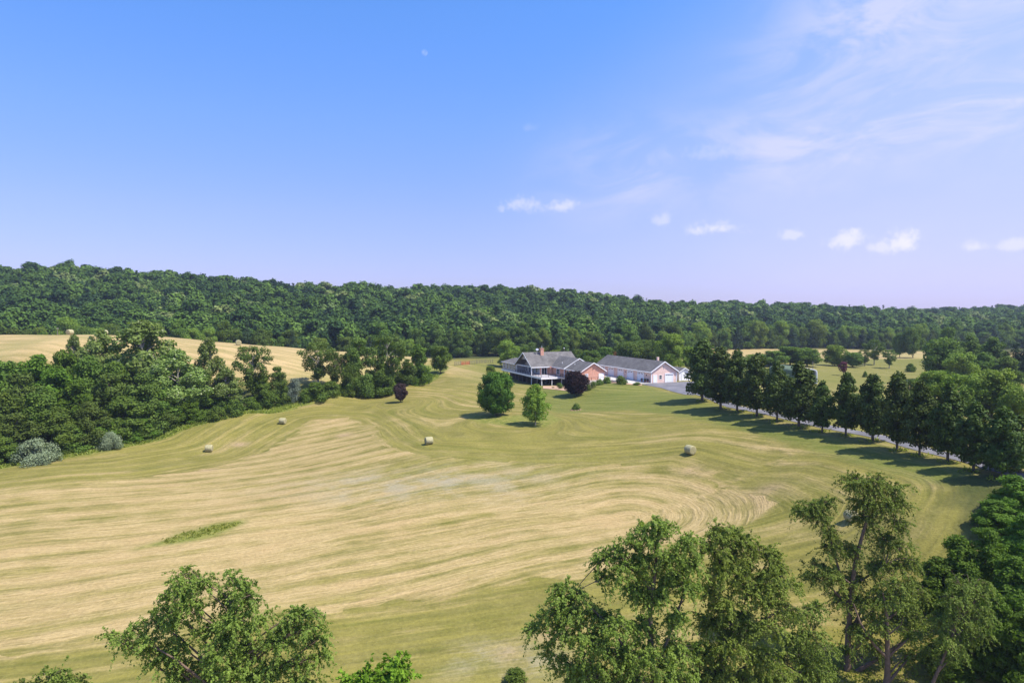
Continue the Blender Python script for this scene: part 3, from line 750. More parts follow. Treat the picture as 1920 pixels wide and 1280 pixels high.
# left thicket ------------------------------------------------------
TH = 'dense thicket left of the mown field'
def th(name, kind, px, top, d, w, label, cat='tree', **k):
    d = max(d, float(np.interp(px, [-250, 0, 200, 340, 480], [108, 122, 136, 151, 166]))+.42*w/ppm(d))
    plant_px(name, kind, px, top, d, w, label, cat, TH, **k)
th('big_tree', 'syc', 268, 598, 168, 175, 'tallest pale broad tree rising above the left thicket')
th('big_tree', 'syc', 330, 655, 160, 130, 'pale tree on the right shoulder of the tallest tree in the thicket')
th('big_tree', 'syc', 190, 618, 172, 110, 'pale tree standing just left of the tallest tree in the thicket')
th('big_tree', 'syc', 138, 625, 176, 50, 'thin pale ragged tree overlapping the far hay bale')
th('big_tree', 'syc', 392, 630, 170, 72, 'pale tree with ragged top reaching over the far hill field')
th('big_tree', 'syc', 425, 690, 168, 76, 'pale tree low on the right flank of the thicket', )
for px, top, d, w, k in [(15,676,150,110,'thick'),(70,664,156,120,'vivid'),(118,655,160,90,'vivid'),(40,700,142,120,'olive'),(100,690,150,120,'vivid'),(165,668,158,90,'thick'),
                         (10,735,134,110,'thick'),(75,725,138,110,'thick'),(140,712,144,110,'vivid'),(205,700,148,100,'olive'),(215,678,158,90,'thick'),(270,700,150,110,'olive'),
                         (30,775,128,110,'olive'),(100,762,132,110,'thick'),(165,752,137,100,'olive'),(230,742,141,110,'thick'),(290,730,146,100,'thick'),(340,720,160,90,'thick'),
                         (130,795,130,90,'thick'),(190,785,133,80,'vivid'),(250,772,139,90,'vivid'),(305,762,143,80,'olive'),(350,750,156,76,'vivid'),(382,728,164,70,'thick'),(415,735,166,60,'olive'),
                         (0,812,122,80,'thick'),(210,812,134,60,'olive'),(265,800,138,60,'thick'),(-60,690,140,120,'thick'),(-50,760,126,120,'vivid')]:
    th('thicket_tree', k, px, top, d, w, {'thick': 'dark green tree massed inside the left thicket', 'vivid': 'vivid green tree massed inside the left thicket', 'olive': 'olive green tree massed inside the left thicket'}[k])
plant_base('silver_shrub', 'silver', 64, 868, 822, 96, 'large silver grey shrub at the left edge of the mown field', 'shrub')
plant_base('silver_shrub', 'silver', 208, 842, 808, 52, 'smaller silver grey shrub at the foot of the left thicket', 'shrub')
# treeline going on towards the house
TL = 'treeline between the two mown fields'
for a in [('willow_tree','airy',472,648,176,84,'drooping olive tree with the far hill field behind it'),('slim_tree','olive',520,687,178,52,'slim dark green tree in front of the silver leaved one'),
          ('tree','thick',492,700,176,50,'dark tree low beside the drooping olive tree'),
          ('open_tree','airy',596,640,184,82,'open branched pale tree showing the tan hill through its crown'),('open_tree','airy',628,662,186,50,'small open tree touching the open branched pale tree'),
          ('tall_tree','olive',672,634,188,76,'dark olive tree, first tall one right of the open branched tree'),('tall_tree','thick',655,660,186,50,'narrow dark tree between the open tree and the tall olive tree'),
          ('tall_tree','airy',728,628,192,86,'spreading olive crowned tree in the middle of the treeline'),('tall_tree','thick',718,680,190,60,'dark low tree under the spreading olive crown'),
          ('round_tree','thick',784,645,200,50,'upright dark tree right of the spreading olive crown'),('round_tree','olive',765,672,198,50,'bushy olive tree below the upright dark tree'),
          ('end_tree','round',826,648,218,40,'last round tree of the treeline, nearest the red gate')]:
    plant_px(a[0], a[1], a[2], a[3], a[4], a[5], a[6], 'tree', TL)
plant_base('silver_tree', 'silver_dim', 553, 754, 708, 34, 'silver leaved small tree leaning at the field edge', 'tree')
plant_base('lime_shrub', 'lime', 697, 727, 694, 42, 'lime green shrub bright against the dark treeline', 'shrub')
for px, b, t_, w in [(440,778,748,44),(470,772,744,46),(405,788,760,40),(508,764,735,40),(590,748,716,56),(620,740,714,44),(648,737,712,34),(664,732,700,40),(735,718,696,36),(760,713,690,40),(790,706,684,34),(574,752,730,30),(535,758,735,30)]:
    plant_base('hedge_bush', 'bushy', px, b, t_, w, 'dark green bush at the foot of the treeline', 'bush', 'bushes at the foot of the treeline')

# trees behind the house and garage
BH = 'trees behind the house and garage'
for a in [('tree','light',951,639,262,48,'light green round tree behind the left end of the house'),('tree','round',976,650,270,30,'dark tree behind the light green one by the house'),
          ('tree','light',1042,656,262,38,'yellow green low tree peeping over the main roof'),('tree','round',1105,656,255,46,'dark bushy tree in the gap between house and garage'),
          ('tree','rust',1153,657,262,15,'rust brown small tree behind the garage ridge'),('tree','round',1136,650,275,34,'dark tree left of the rust brown one behind the garage'),
          ('tree','round',1184,640,262,58,'dark broad tree behind the middle of the garage roof'),('tree','round',1215,637,268,56,'dark tree behind the garage roof, left of the tall light one'),
          ('tree','thick',1160,648,280,44,'dark low tree behind the garage, right of the rust brown one'),
          ('tree','light',1258,627,238,66,'tall light green tree with bare trunk behind the garage gable'),('tree','round',1236,640,256,56,'dark tree filling the gap behind the tall light green tree'),
          ('tree','light',1292,650,246,34,'light green tree between the garage gable and the driveway row'),
          ('tree','round',1082,654,280,26,'small dark tree beyond the main roof'),]:
    plant_px(a[0], a[1], a[2], a[3], a[4], a[5], a[6], 'tree', BH)

# right hand pasture
RP = 'trees on the right hand pasture'
for a in [('tree','round',1448,657,262,60,'dark tree, leftmost of the broad clump beyond the open shed'),('tree','round',1482,650,268,62,'dark tree in the middle of the broad clump beyond the open shed'),
          ('tree','round',1514,652,266,56,'dark tree, rightmost of the broad clump beyond the open shed'),('tree','light',1410,664,250,40,'light green tree behind the shed and driveway row'),
          ('tree','light',1566,647,275,48,'light crowned tree left of the plum red one'),('tree','round',1600,660,270,36,'dark tree just right of the plum red one'),
          ('tree','airy',1640,636,285,44,'tall slim tree beside the tan stubble strip'),('tree','airy',1668,655,268,34,'pale slender tree right of the tall slim one'),('tree','airy',1622,655,278,30,'pale slender tree left of the tall slim one'),
          ('tree','round',1713,614,330,38,'tall dark round tree standing on the far stubble edge'),('tree','round',1688,625,335,28,'lower dark tree touching the tall round one'),
          ('tree','round',1779,613,300,30,'dark round treetop above the right pasture wood'),
          ('bush','bushy',1708,681,255,20,'small dark bush alone on the right pasture')]:
    plant_px(a[0], a[1], a[2], a[3], a[4], a[5], a[6], 'bush' if a[0] == 'bush' else 'tree', RP)
plant_base('plum_tree', 'plum', 1582, 704, 677, 20, 'small plum red tree alone on the green pasture', 'tree')
plant_base('sapling', 'bushy', 1622, 707, 695, 9, 'tiny staked sapling on the right pasture', 'sapling')
RW = 'wood at the right edge of the pasture'
for px, top, d, w, k, l in [(1772,634,222,80,'round','dark tree at the left front of the right wood'),(1815,628,232,80,'olive','olive tree behind the front of the right wood'),(1862,632,228,90,'olive','olive tree in the middle of the right wood'),
                      (1905,640,222,70,'pinetree','dark conifer in the right wood, left one'),(1935,632,220,80,'pinetree','dark conifer cut by the right edge of the photo'),
                      (1800,662,208,70,'light','light green tree low before the right wood'),(1845,660,216,70,'thick','dark low tree before the olive ones of the right wood'),(1890,668,210,60,'thick','dark low tree before the conifer of the right wood'),
                      (1758,660,226,40,'round','small dark tree at the tip of the right wood')]:
    plant_px('tree', k, px, top, d, w, l, 'tree', RW)
BR = 'light green trees behind the driveway row'
for px, top, d, w, k, l in [(1755,695,140,80,'light','light green tree behind the tenth and eleventh row trees'),(1808,700,134,90,'light','light green tree behind the twelfth row tree'),
                      (1862,693,132,100,'light','tall light green tree behind the last row trees'),(1905,722,126,70,'light','light green tree behind the end of the row at the photo edge'),
                      (1715,710,146,50,'airy','thin light tree behind the tenth row tree')]:
    plant_px('tree', k, px, top, d, w, l, 'tree', BR)
plant_px('tree', 'row', 1915, 775, 84, 90, 'dark tree cut by the photo edge after the last row tree', 'tree')

# ------------------------------------------------------------------ forest on the hills
def forest():
    protos = []
    for k in range(9):
        con = k >= 7
        H, RX = (17, 3.6) if con else (14.5, 5.2)
        cl = puffs(H, RX, 1.5 if con else 3.0, 13 if not con else 20, 'cone' if con else 'round', .42 if not con else .3)
        V = crown_cloud(cl, 2.7 if not con else 2.6, 1.15 if not con else 1.1, .95 if not con else .5, .30, np.array([0, 0, H*.35]), .5, under=.5)
        protos.append((V, con))
    # candidate sites on a jittered grid over the visible slopes
    pts = []
    d = 296.
    while d < 1130:
        sp = 7.2+(d-296)*.0042
        w = d*.80
        for x in np.arange(-w, w, sp):
            pts.append((x+rng.uniform(-.42, .42)*sp, d+rng.uniform(-.42, .42)*sp, sp))
        d += sp*.95
    pts = np.array(pts); x, y = pts[:,0], pts[:,1]
    base = np.interp(x, [-400,-200,-110,-40,60,95,130,200,300,400,600], [300,296,300,322,335,372,410,440,450,470,520])
    top = np.interp(x/y*F+960, [a for a, b, c in RID], [c for a, b, c in RID])+26
    ok = (y > base) & (y < top); pts = pts[ok]; x, y = x[ok], y[ok]; base = base[ok]; topd = (top-0)[ok]-y
    z = gz(x, y); Vs = []; tint = []; con_ = []
    sp = pts[:,2]; nm = np.sin(x*.03+1)*np.sin(y*.021)+.5*np.sin(x*.09+y*.05)
    edge = (y-base) < 10
    inds = []
    for i in range(len(pts)):
        pc = .05+.22*(nm[i] < -.8)
        if topd[i] < 90: pc = 0
        k = rng.integers(7, 9) if rng.random() < pc else rng.integers(0, 7)
        V, con = protos[k]; s_ = sp[i]/8.0*rng.choice([.75, .9, 1.05, 1.2, 1.45]); a = rng.uniform(0, 6.28); c, q = math.cos(a), math.sin(a)
        sz = rng.uniform(.8, 1.2)*(1.0+.0*s_)*(.55+.45*s_)
        if edge[i]: inds.append((x[i], y[i], s_, sz, con)); continue
        A = np.empty_like(V); A[:,0] = (V[:,0]*c-V[:,1]*q)*s_+x[i]; A[:,1] = (V[:,0]*q+V[:,1]*c)*s_+y[i]; A[:,2] = V[:,2]*sz+z[i]-1.5
        Vs.append(A.astype(np.float32)); tint.append(np.full(len(A), np.clip(.45+.22*nm[i]+rng.normal(0, .27), 0, 1))); con_.append(np.full(len(A), float(con)))
    V = np.concatenate(Vs)
    me = mesh_np('forest', V, quads(len(V)//4), M['forest'], False, {'tint': np.concatenate(tint), 'conif': np.concatenate(con_)})
    o = link('forest', me); tag(o, 'dense green deciduous forest covering the whole hillside and ridge behind the fields', 'forest', None, 'stuff')
    print('FOREST', len(Vs), len(V)//4, 'edge', len(inds))
    for (x_, y_, s_, sz, con) in inds:
        if abs(x_/y_) > .80: continue
        kind = 'pinetree' if con else ('thick', 'round', 'light', 'olive')[rng.integers(4)]
        plant('forest_tree', kind, x_, y_, 13*sz*(1.1 if con else 1), 5.2*s_, {'pinetree': 'dark conifer standing at the foot of the forest'}.get(kind, 'green leafy tree standing at the foot of the forest'), 'tree', 'trees at the foot of the forest')
forest()

# ------------------------------------------------------------------ foreground trees
def big_tree(name, base, d0, clumps, leafmat, barkmat, label, group=None, trunk_r=.28, ll=.24, lw=.13, dens=1., droop=.55, trunk_px=None, forks=None, rs=.92):
    """clumps: (px, py, rpx, depth offset[, squash]); limbs, branches and hanging leafy twigs"""
    bx, by = base; bz = g0(bx, by)-.3
    e = empty(name, (bx, by, bz)); tag(e, label, 'tree', group); B = np.array([bx, by, bz])
    cs = []
    for c in clumps:
        p = at(c[0], c[1], d0+c[3])-B; r = c[2]/ppm(d0+c[3])*rs; cs.append((p, r, c[4] if len(c) > 4 else .85))
    top = max(cs, key=lambda q: q[0][2])[0]
    if trunk_px is not None: tp = [np.zeros(3)]+[at(a, b, d0+dd)-B for a, b, dd in trunk_px]
    else:
        m_ = top*np.array([.25, .25, .5]); tp = [np.zeros(3), m_*.6+rng.normal(0, .1, 3), top*np.array([.55, .55, .72]), top]
    tp = np.array(tp); n = 14
    s0 = np.linspace(0, 1, len(tp)); s1 = np.linspace(0, 1, n)
    TP = np.stack([np.interp(s1, s0, tp[:, k]) for k in range(3)], 1); TP[1:-1] = (TP[:-2]+TP[1:-1]*2+TP[2:])/4
    tb = Tubes(); tr = trunk_r*(1.15-s1*1.0); tb.add(TP, tr, 9)
    for fk in (forks or []):
        q = np.array([at(a, b, d0+dd)-B for a, b, dd in fk[1]]); st = TP[int(fk[0]*(n-1))]
        q = np.vstack([st, q]); tb.add(q, np.linspace(fk[2], fk[2]*.35, len(q)), 7)
        TP = np.vstack([TP, q]); tr = np.r_[tr, np.linspace(fk[2], fk[2]*.35, len(q))]
    LC = []; LN = []; LT = []
    for p, r, sq in cs:
        # attach where the trunk (or a fork) is below and near
        hd = np.linalg.norm(TP[:, :2]-p[:2], axis=1); cost = hd+np.abs(TP[:, 2]-(p[2]-.75*hd-.4*r))*1.0
        j = int(np.argmin(cost)); a = TP[j]; L = np.linalg.norm(p-a)
        lr = min(tr[j]*.7, .03+.022*L+.02*r)
        t_ = np.linspace(0, 1, 6)[:, None]; mid = (a+p)/2+np.array([0, 0, .14*L])+rng.normal(0, .06*L, 3)
        path = (1-t_)**2*a+2*t_*(1-t_)*mid+t_**2*p; path[1:-1] += rng.normal(0, .05*r, (4, 3))
        tb.add(path, np.linspace(lr, .03, 6), 6)
        nb = max(6, int(11*r*r*dens**.5/ (1+.25*r)))
        for _ in range(nb):
            dd = sph(1)[0]; dd[2] = abs(dd[2])*.8-.25 if rng.random() < .8 else dd[2]
            q = p+dd*np.array([r, r, r*sq])*rng.uniform(.25, 1.1)
            s_ = path[rng.integers(3, 6)]; m2 = (s_+q)/2+np.array([0, 0, .15*np.linalg.norm(q-s_)])
            t3 = np.linspace(0, 1, 5)[:, None]; bp_ = (1-t3)**2*s_+2*t3*(1-t3)*m2+t3**2*q
            tb.add(bp_, np.linspace(.035, .010, 5), 3)
            nt = rng.integers(5, 9)
            for _ in range(nt):
                o = bp_[rng.integers(1, 5)]+rng.normal(0, .09, 3)
                dr = sph(1)[0]*.9+dd*.7; dr[2] -= .1; dr /= np.linalg.norm(dr)
                tl = rng.uniform(.5, 1.45); m_ = int(rng.integers(22, 38)*dens)
                s5 = rng.uniform(.1, 1, m_)[:, None]
                pos = o+dr*tl*s5; pos[:, 2] -= droop*tl*s5[:, 0]**1.8
                pos += rng.normal(0, .055, (m_, 3))
                LC.append(pos); nn = np.tile(dr*.3+np.array([0, 0, .6])+dd*.5, (m_, 1)); LN.append(nn)
                LT.append(np.tile(dr*.6+np.array([0, 0, -droop]), (m_, 1)))
                if rng.random() < .6:
                    e2 = o+dr*tl; e2[2] -= droop*tl
                    tb.add([o, (o+e2)/2+np.array([0, 0, .12*tl]), e2], [.009, .007, .004], 3)
    C = np.concatenate(LC); N = np.concatenate(LN); T = np.concatenate(LT)
    V = leaf_mesh(C, N, ll, lw, .6, T)
    link('crown', mesh_np('crown', V, quads(len(V)//4), leafmat), e)
    link('trunk', tb.mesh('trunk', barkmat), e)
    print('BIG', name, len(C))
    return e
def under(px, d): return (px_dir(px, 900).x*d/px_dir(px, 900).y, d)
FG = 'trees in the foreground'
# left one, leaves lit and loosely drooping
big_tree('foreground_tree', under(425, 46), 46,
   [(345,1078,34,0),(378,1092,24,-.5),(325,1112,34,.4),(318,1150,34,.6),(352,1140,30,-1),(290,1165,28,1),(248,1180,26,1),(212,1196,20,1.2),(275,1205,24,-.6),(330,1205,34,.4),(312,1235,26,0),
    (445,1092,34,0),(425,1120,36,.8),(470,1115,30,-.8),(440,1160,44,-1),(485,1160,36,.6),(400,1175,38,.2),(420,1215,44,-1.2),(470,1215,46,.6),(520,1200,38,-.6),(380,1250,44,.6),(440,1265,46,-1),(500,1255,44,0),(555,1240,34,.6),
    (548,1150,28,0),(588,1146,24,.2),(575,1180,30,-.4),(600,1195,22,.3),(598,1230,22,0),(545,1200,32,.3),(330,1275,36,.3),(575,1280,40,.3),(290,1225,18,.4)],
   M['elm'], M['bark_red'], 'loose drooping green tree standing alone at the lower left of the photo', FG, .2, .185, .105, 1.0, rs=.86,
   trunk_px=[(425,1300,0),(428,1210,0),(440,1110,0)])
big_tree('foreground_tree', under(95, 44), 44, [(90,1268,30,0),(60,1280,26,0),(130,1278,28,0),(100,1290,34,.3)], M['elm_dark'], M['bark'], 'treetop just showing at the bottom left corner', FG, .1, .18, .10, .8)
big_tree('foreground_tree', under(705, 42), 42, [(738,1252,16,0),(692,1268,24,0),(722,1275,24,.2),(660,1278,16,.1),(745,1280,18,0)], M['lime'], M['bark'], 'bright lime treetop at the bottom edge, right of the loose drooping tree', FG, .08, .28, .19, .9, .2)
# centre right group
big_tree('foreground_tree', under(1230, 50), 50,
   [(1225,978,22,0),(1245,990,18,.3),(1205,998,28,.2),(1235,1012,26,-.5),(1180,1018,24,0),(1150,1030,26,.3),(1132,1050,22,.2),(1170,1060,30,-.8),(1205,1050,34,0),(1140,1082,22,0),(1190,1095,34,.6),(1285,1015,34,0),
    (1265,1045,36,-.4),(1300,1055,34,.5),(1250,1085,38,.6),(1290,1100,34,-.6),(1230,1120,34,0),(1060,1100,24,.6),(1045,1125,28,.2),(1085,1122,26,0),(1035,1155,26,.6),(1075,1160,36,-.4),(1120,1150,34,.6),(1100,1200,46,-1),
    (1050,1200,30,.4),(1160,1170,40,-1.2),(1200,1170,40,.4),(1150,1220,50,.6),(1090,1250,48,-.6),(1215,1230,48,-1),(1170,1270,50,.4),(1060,1275,34,.2),(1000,1180,16,.8),(1265,1160,34,.2),(1270,1215,40,.6),(1260,1265,46,-.6),(1110,1285,50,.2),(1030,1222,20,.5)],
   M['elm'], M['bark'], 'broad drooping tree with wispy pale green top, lower centre right', FG, .3, .185, .105, 1.05,
   trunk_px=[(1230,1300,0),(1215,1160,0),(1232,1050,0),(1226,985,0)], forks=[(.35, [(1270,1150,.3),(1300,1050,.6)], .12), (.3, [(1150,1180,0),(1080,1110,.2)], .12)])
big_tree('foreground_tree', under(1375, 52), 52,
   [(1345,1000,34,0),(1375,998,28,.4),(1330,1030,32,-.3),(1395,1015,30,0),(1420,1030,28,.3),(1370,1040,36,.6),(1350,1075,36,-.6),(1400,1065,34,.2),(1450,1040,24,0),(1465,1065,24,.3),(1440,1080,34,-.5),(1475,1100,26,.2),
    (1400,1105,40,0),(1440,1130,38,.6),(1365,1130,38,-.8),(1330,1110,30,.4),(1480,1135,22,0),(1390,1160,42,.6),(1335,1170,42,0),(1440,1175,40,-.6),(1370,1210,48,-1),(1310,1220,44,.6),(1425,1225,44,.4),(1340,1265,50,-.4),(1400,1270,50,.2),(1460,1260,34,.3),(1300,1275,40,.1)],
   M['elm'], M['bark'], 'drooping green tree just left of the tallest one, second of the centre right pair', FG, .28, .185, .105, 1.0,
   trunk_px=[(1352,1300,0),(1355,1180,0),(1345,1080,0),(1360,1000,0)], forks=[(.4, [(1400,1120,.3),(1440,1050,.6)], .11)])
# low bush clump at lower right of that pair
big_tree('foreground_tree', under(1500, 56), 56, [(1500,1150,34,0),(1530,1140,28,.4),(1520,1185,38,-.5),(1480,1200,34,.3),(1545,1215,34,.2),(1505,1240,40,-.3),(1545,1262,34,.2),(1460,1235,28,0),(1500,1280,40,.1)],
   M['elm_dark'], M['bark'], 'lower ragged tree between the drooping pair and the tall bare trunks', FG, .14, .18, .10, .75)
# tall tree
big_tree('foreground_tree', under(1590, 62), 62,
   [(1610,900,26,0),(1590,905,20,.3),(1650,898,22,.4),(1640,925,30,-.3),(1675,915,24,.3),(1610,940,26,.6),(1660,950,30,.2),(1690,945,20,0),(1625,975,28,.4),(1680,985,26,-.3),(1655,1010,30,.5),(1695,1020,20,.2),
    (1520,945,26,.2),(1548,940,22,0),(1500,955,16,.3),(1540,970,24,-.3),(1555,1000,24,.3),(1560,1030,22,0),(1600,1030,30,.3),(1530,1060,24,.2),(1518,1080,20,0),(1560,1075,32,-.4),(1600,1085,32,.5),(1640,1060,34,.2),(1690,1065,26,0),(1710,1050,18,.3),
    (1575,1125,28,.2),(1620,1130,34,-.3),(1665,1110,34,.5),(1705,1100,26,.3),(1590,1170,22,0),(1650,1160,28,.2),(1700,1150,28,0),(1735,1110,20,.3),(1640,1205,20,.2),(1725,1165,24,.1),(1590,1215,16,0)],
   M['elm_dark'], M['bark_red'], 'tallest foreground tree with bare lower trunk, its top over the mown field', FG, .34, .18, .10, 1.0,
   trunk_px=[(1588,1280,0),(1590,1180,0),(1600,1060,0),(1630,960,0),(1640,900,0)], forks=[(.5, [(1560,1020,.3),(1530,955,.3)], .12), (.55, [(1660,1060,.3),(1680,960,.3)], .12)])
big_tree('foreground_tree', under(1668, 59), 59,
   [(1690,1130,24,0),(1655,1120,20,.4),(1680,1095,24,.2),(1715,1180,22,.3),(1640,1170,18,0),(1700,1230,18,.2),(1620,1190,18,0),(1735,1215,20,.4)],
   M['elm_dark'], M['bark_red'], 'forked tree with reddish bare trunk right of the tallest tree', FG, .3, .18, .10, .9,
   trunk_px=[(1664,1270,0),(1664,1200,0),(1662,1140,0),(1655,1110,0)], forks=[(.45, [(1640,1210,0),(1612,1165,0),(1600,1130,.2)], .16), (.55, [(1690,1170,.1),(1700,1120,.2)], .07)])
big_tree('foreground_tree', under(1745, 57), 57,
   [(1800,1095,28,0),(1830,1090,24,.4),(1850,1110,22,.2),(1785,1120,30,-.4),(1815,1130,30,.3),(1770,1155,30,.2),(1805,1165,30,0),(1850,1150,24,.3),(1765,1195,28,-.3),(1800,1200,26,.2),(1775,1235,20,0),(1840,1190,20,.2)],
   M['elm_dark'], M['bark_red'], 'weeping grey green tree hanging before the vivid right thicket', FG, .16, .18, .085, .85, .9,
   trunk_px=[(1750,1275,0),(1775,1220,0),(1800,1150,0),(1805,1110,0)])
VG = 'vivid green thicket at the lower right corner'
for px, top, d, w, l in [(1905,888,74,90,'topmost vivid green tree at the right photo edge'),(1870,935,72,90,'vivid green tree below the last row tree'),(1925,960,68,90,'vivid green tree cut by the right photo edge, middle height'),
                      (1850,985,66,100,'vivid green tree right of the reddish forked tree'),(1800,1000,66,90,'dark vivid tree behind the weeping grey green tree'),(1905,1040,62,110,'vivid green tree filling the right edge'),
                      (1755,1040,66,90,'vivid tree in shade beside the tall forked tree'),(1860,1100,60,110,'vivid green tree low at the right'),(1925,1140,57,110,'lowest vivid green tree in the bottom right corner'),(1800,1200,60,110,'vivid low tree near the bottom right')]:
    p = at(px, top, d); H = p[2]-g0(p[0], d)
    plant('thicket_tree', 'vivid', p[0], d, H, w/2/ppm(d)*1.15, l, 'tree', VG)
for px, py, w, h, l in [(1530,1255,80,40,'low green bush under the tall trees, left one'),(1760,1240,90,60,'bright green bush at the foot of the vivid thicket'),(965,1268,60,22,'low green weeds clump at the bottom centre edge')]:
    q = hit(px, py+h*.3); plant('bush', 'bushy', q[0], q[1], h/ppm(q[1])*1.1, w/2/ppm(q[1]), l, 'bush', 'bushes near the foreground trees')

# ------------------------------------------------------------------ buildings
PHI = R(21); UX = Vector((math.cos(PHI), math.sin(PHI), 0)); VX = Vector((-math.sin(PHI), math.cos(PHI), 0)); FLOOR = 20.0
X_, Y_ = Vector((1, 0, 0)), Vector((0, 1, 0))
def window(parent, P, U, N, w, h, cols=2, rows=2, glass='glass', name='window', t=.09):
    """P: bottom centre on the wall face"""
    P, U, N = Vector(P), Vector(U), Vector(N); f = MB()
    f.obox(P, U, N, -w/2-t, -w/2, .003, .07, -t, h+t); f.obox(P, U, N, w/2, w/2+t, .003, .07, -t, h+t)
    f.obox(P, U, N, -w/2, w/2, .003, .066, h, h+t); f.obox(P, U, N, -w/2, w/2, .003, .08, -t, 0)
    for i in range(1, cols): f.obox(P, U, N, -w/2+w*i/cols-.04, -w/2+w*i/cols+.04, .022, .055, 0, h)
    for j in range(1, rows): f.obox(P, U, N, -w/2, w/2, .022, .05, h*j/rows-.03, h*j/rows+.03)
    o = f.build(name, M['white'], parent)
    g = MB(); g.obox(P, U, N, -w/2, w/2, .004, .02, 0, h); g.build('pane', M[glass], o)
    return o
def gdoor(parent, P, U, N, w, h, arched=True):
    P, U, N = Vector(P), Vector(U), Vector(N)
    d = MB(); rows = 4
    for r in range(rows):
        for c in range(4):
            d.obox(P, U, N, -w/2+w*c/4+.03, -w/2+w*(c+1)/4-.03, .03, .055, h*r/rows+.03, h*(r+1)/rows-.03)
    d.obox(P, U, N, -w/2, w/2, .004, .03, 0, h)
    o = d.build('garage_door', M['door_white'], parent)
    f = MB(); f.obox(P, U, N, -w/2-.16, -w/2, .003, .10, 0, h+.16); f.obox(P, U, N, w/2, w/2+.16, .003, .10, 0, h+.16); f.obox(P, U, N, -w/2, w/2, .003, .095, h, h+.16)
    f.build('door_frame', M['white'], o)
    g = MB()
    if arched:
        for s_ in (-1, 1):   # two fanned window lights
            a0 = s_*w*.10; pts = []
            b = P+N*.058
            q = [(s_*w*.07, h*.86), (s_*w*.36, h*.80), (s_*w*.36, h*.86), (s_*w*.20, h*.92), (s_*w*.07, h*.93)]
            g.prism([b+U*x+Vector((0, 0, z)) for x, z in q], N*.01)
    else:
        for c in range(4): g.obox(P, U, N, -w/2+w*c/4+.08, -w/2+w*(c+1)/4-.08, .058, .065, h*.80, h*.90)
    g.build('door_window', M['glass'], o)
    return o
def gable_roof_y(m, x0, x1, y0, y1, ze, zr, xr=None, ov=.4, t=.16):
    """two slabs, ridge along y"""
    xr = (x0+x1)/2 if xr is None else xr
    s0 = (zr-ze)/(xr-x0); s1 = (zr-ze)/(x1-xr)
    m.prism([(x0-ov, y0, ze-ov*s0), (xr, y0, zr), (xr, y0, zr+t*1.2), (x0-ov, y0, ze-ov*s0+t)], (0, y1-y0, 0))
    m.prism([(x1+ov, y0, ze-ov*s1), (xr, y0, zr), (xr, y0, zr+t*1.2), (x1+ov, y0, ze-ov*s1+t)], (0, y1-y0, 0))
def rail(parent, pts, h=.95, z=0, name='railing', mat='dark_wood', sp=.35):
    m = MB()
    for a, b in zip(pts, pts[1:]):
        a, b = Vector((*a, z)), Vector((*b, z)); L = (b-a).length; U = (b-a)/L
        m.bar(a+Vector((0, 0, h)), b+Vector((0, 0, h)), .045, 4); m.bar(a+Vector((0, 0, .12)), b+Vector((0, 0, .12)), .03, 4)
        n = max(1, int(L/2)); 
        for i in range(n+1): m.bar(a+U*L*i/n, a+U*L*i/n+Vector((0, 0, h+.05)), .055, 4)
        n = int(L/sp)
        for i in range(1, n): m.bar(a+U*L*i/n+Vector((0, 0, .1)), a+U*L*i/n+Vector((0, 0, h)), .018, 4)
    return m.build(name, M[mat], parent)

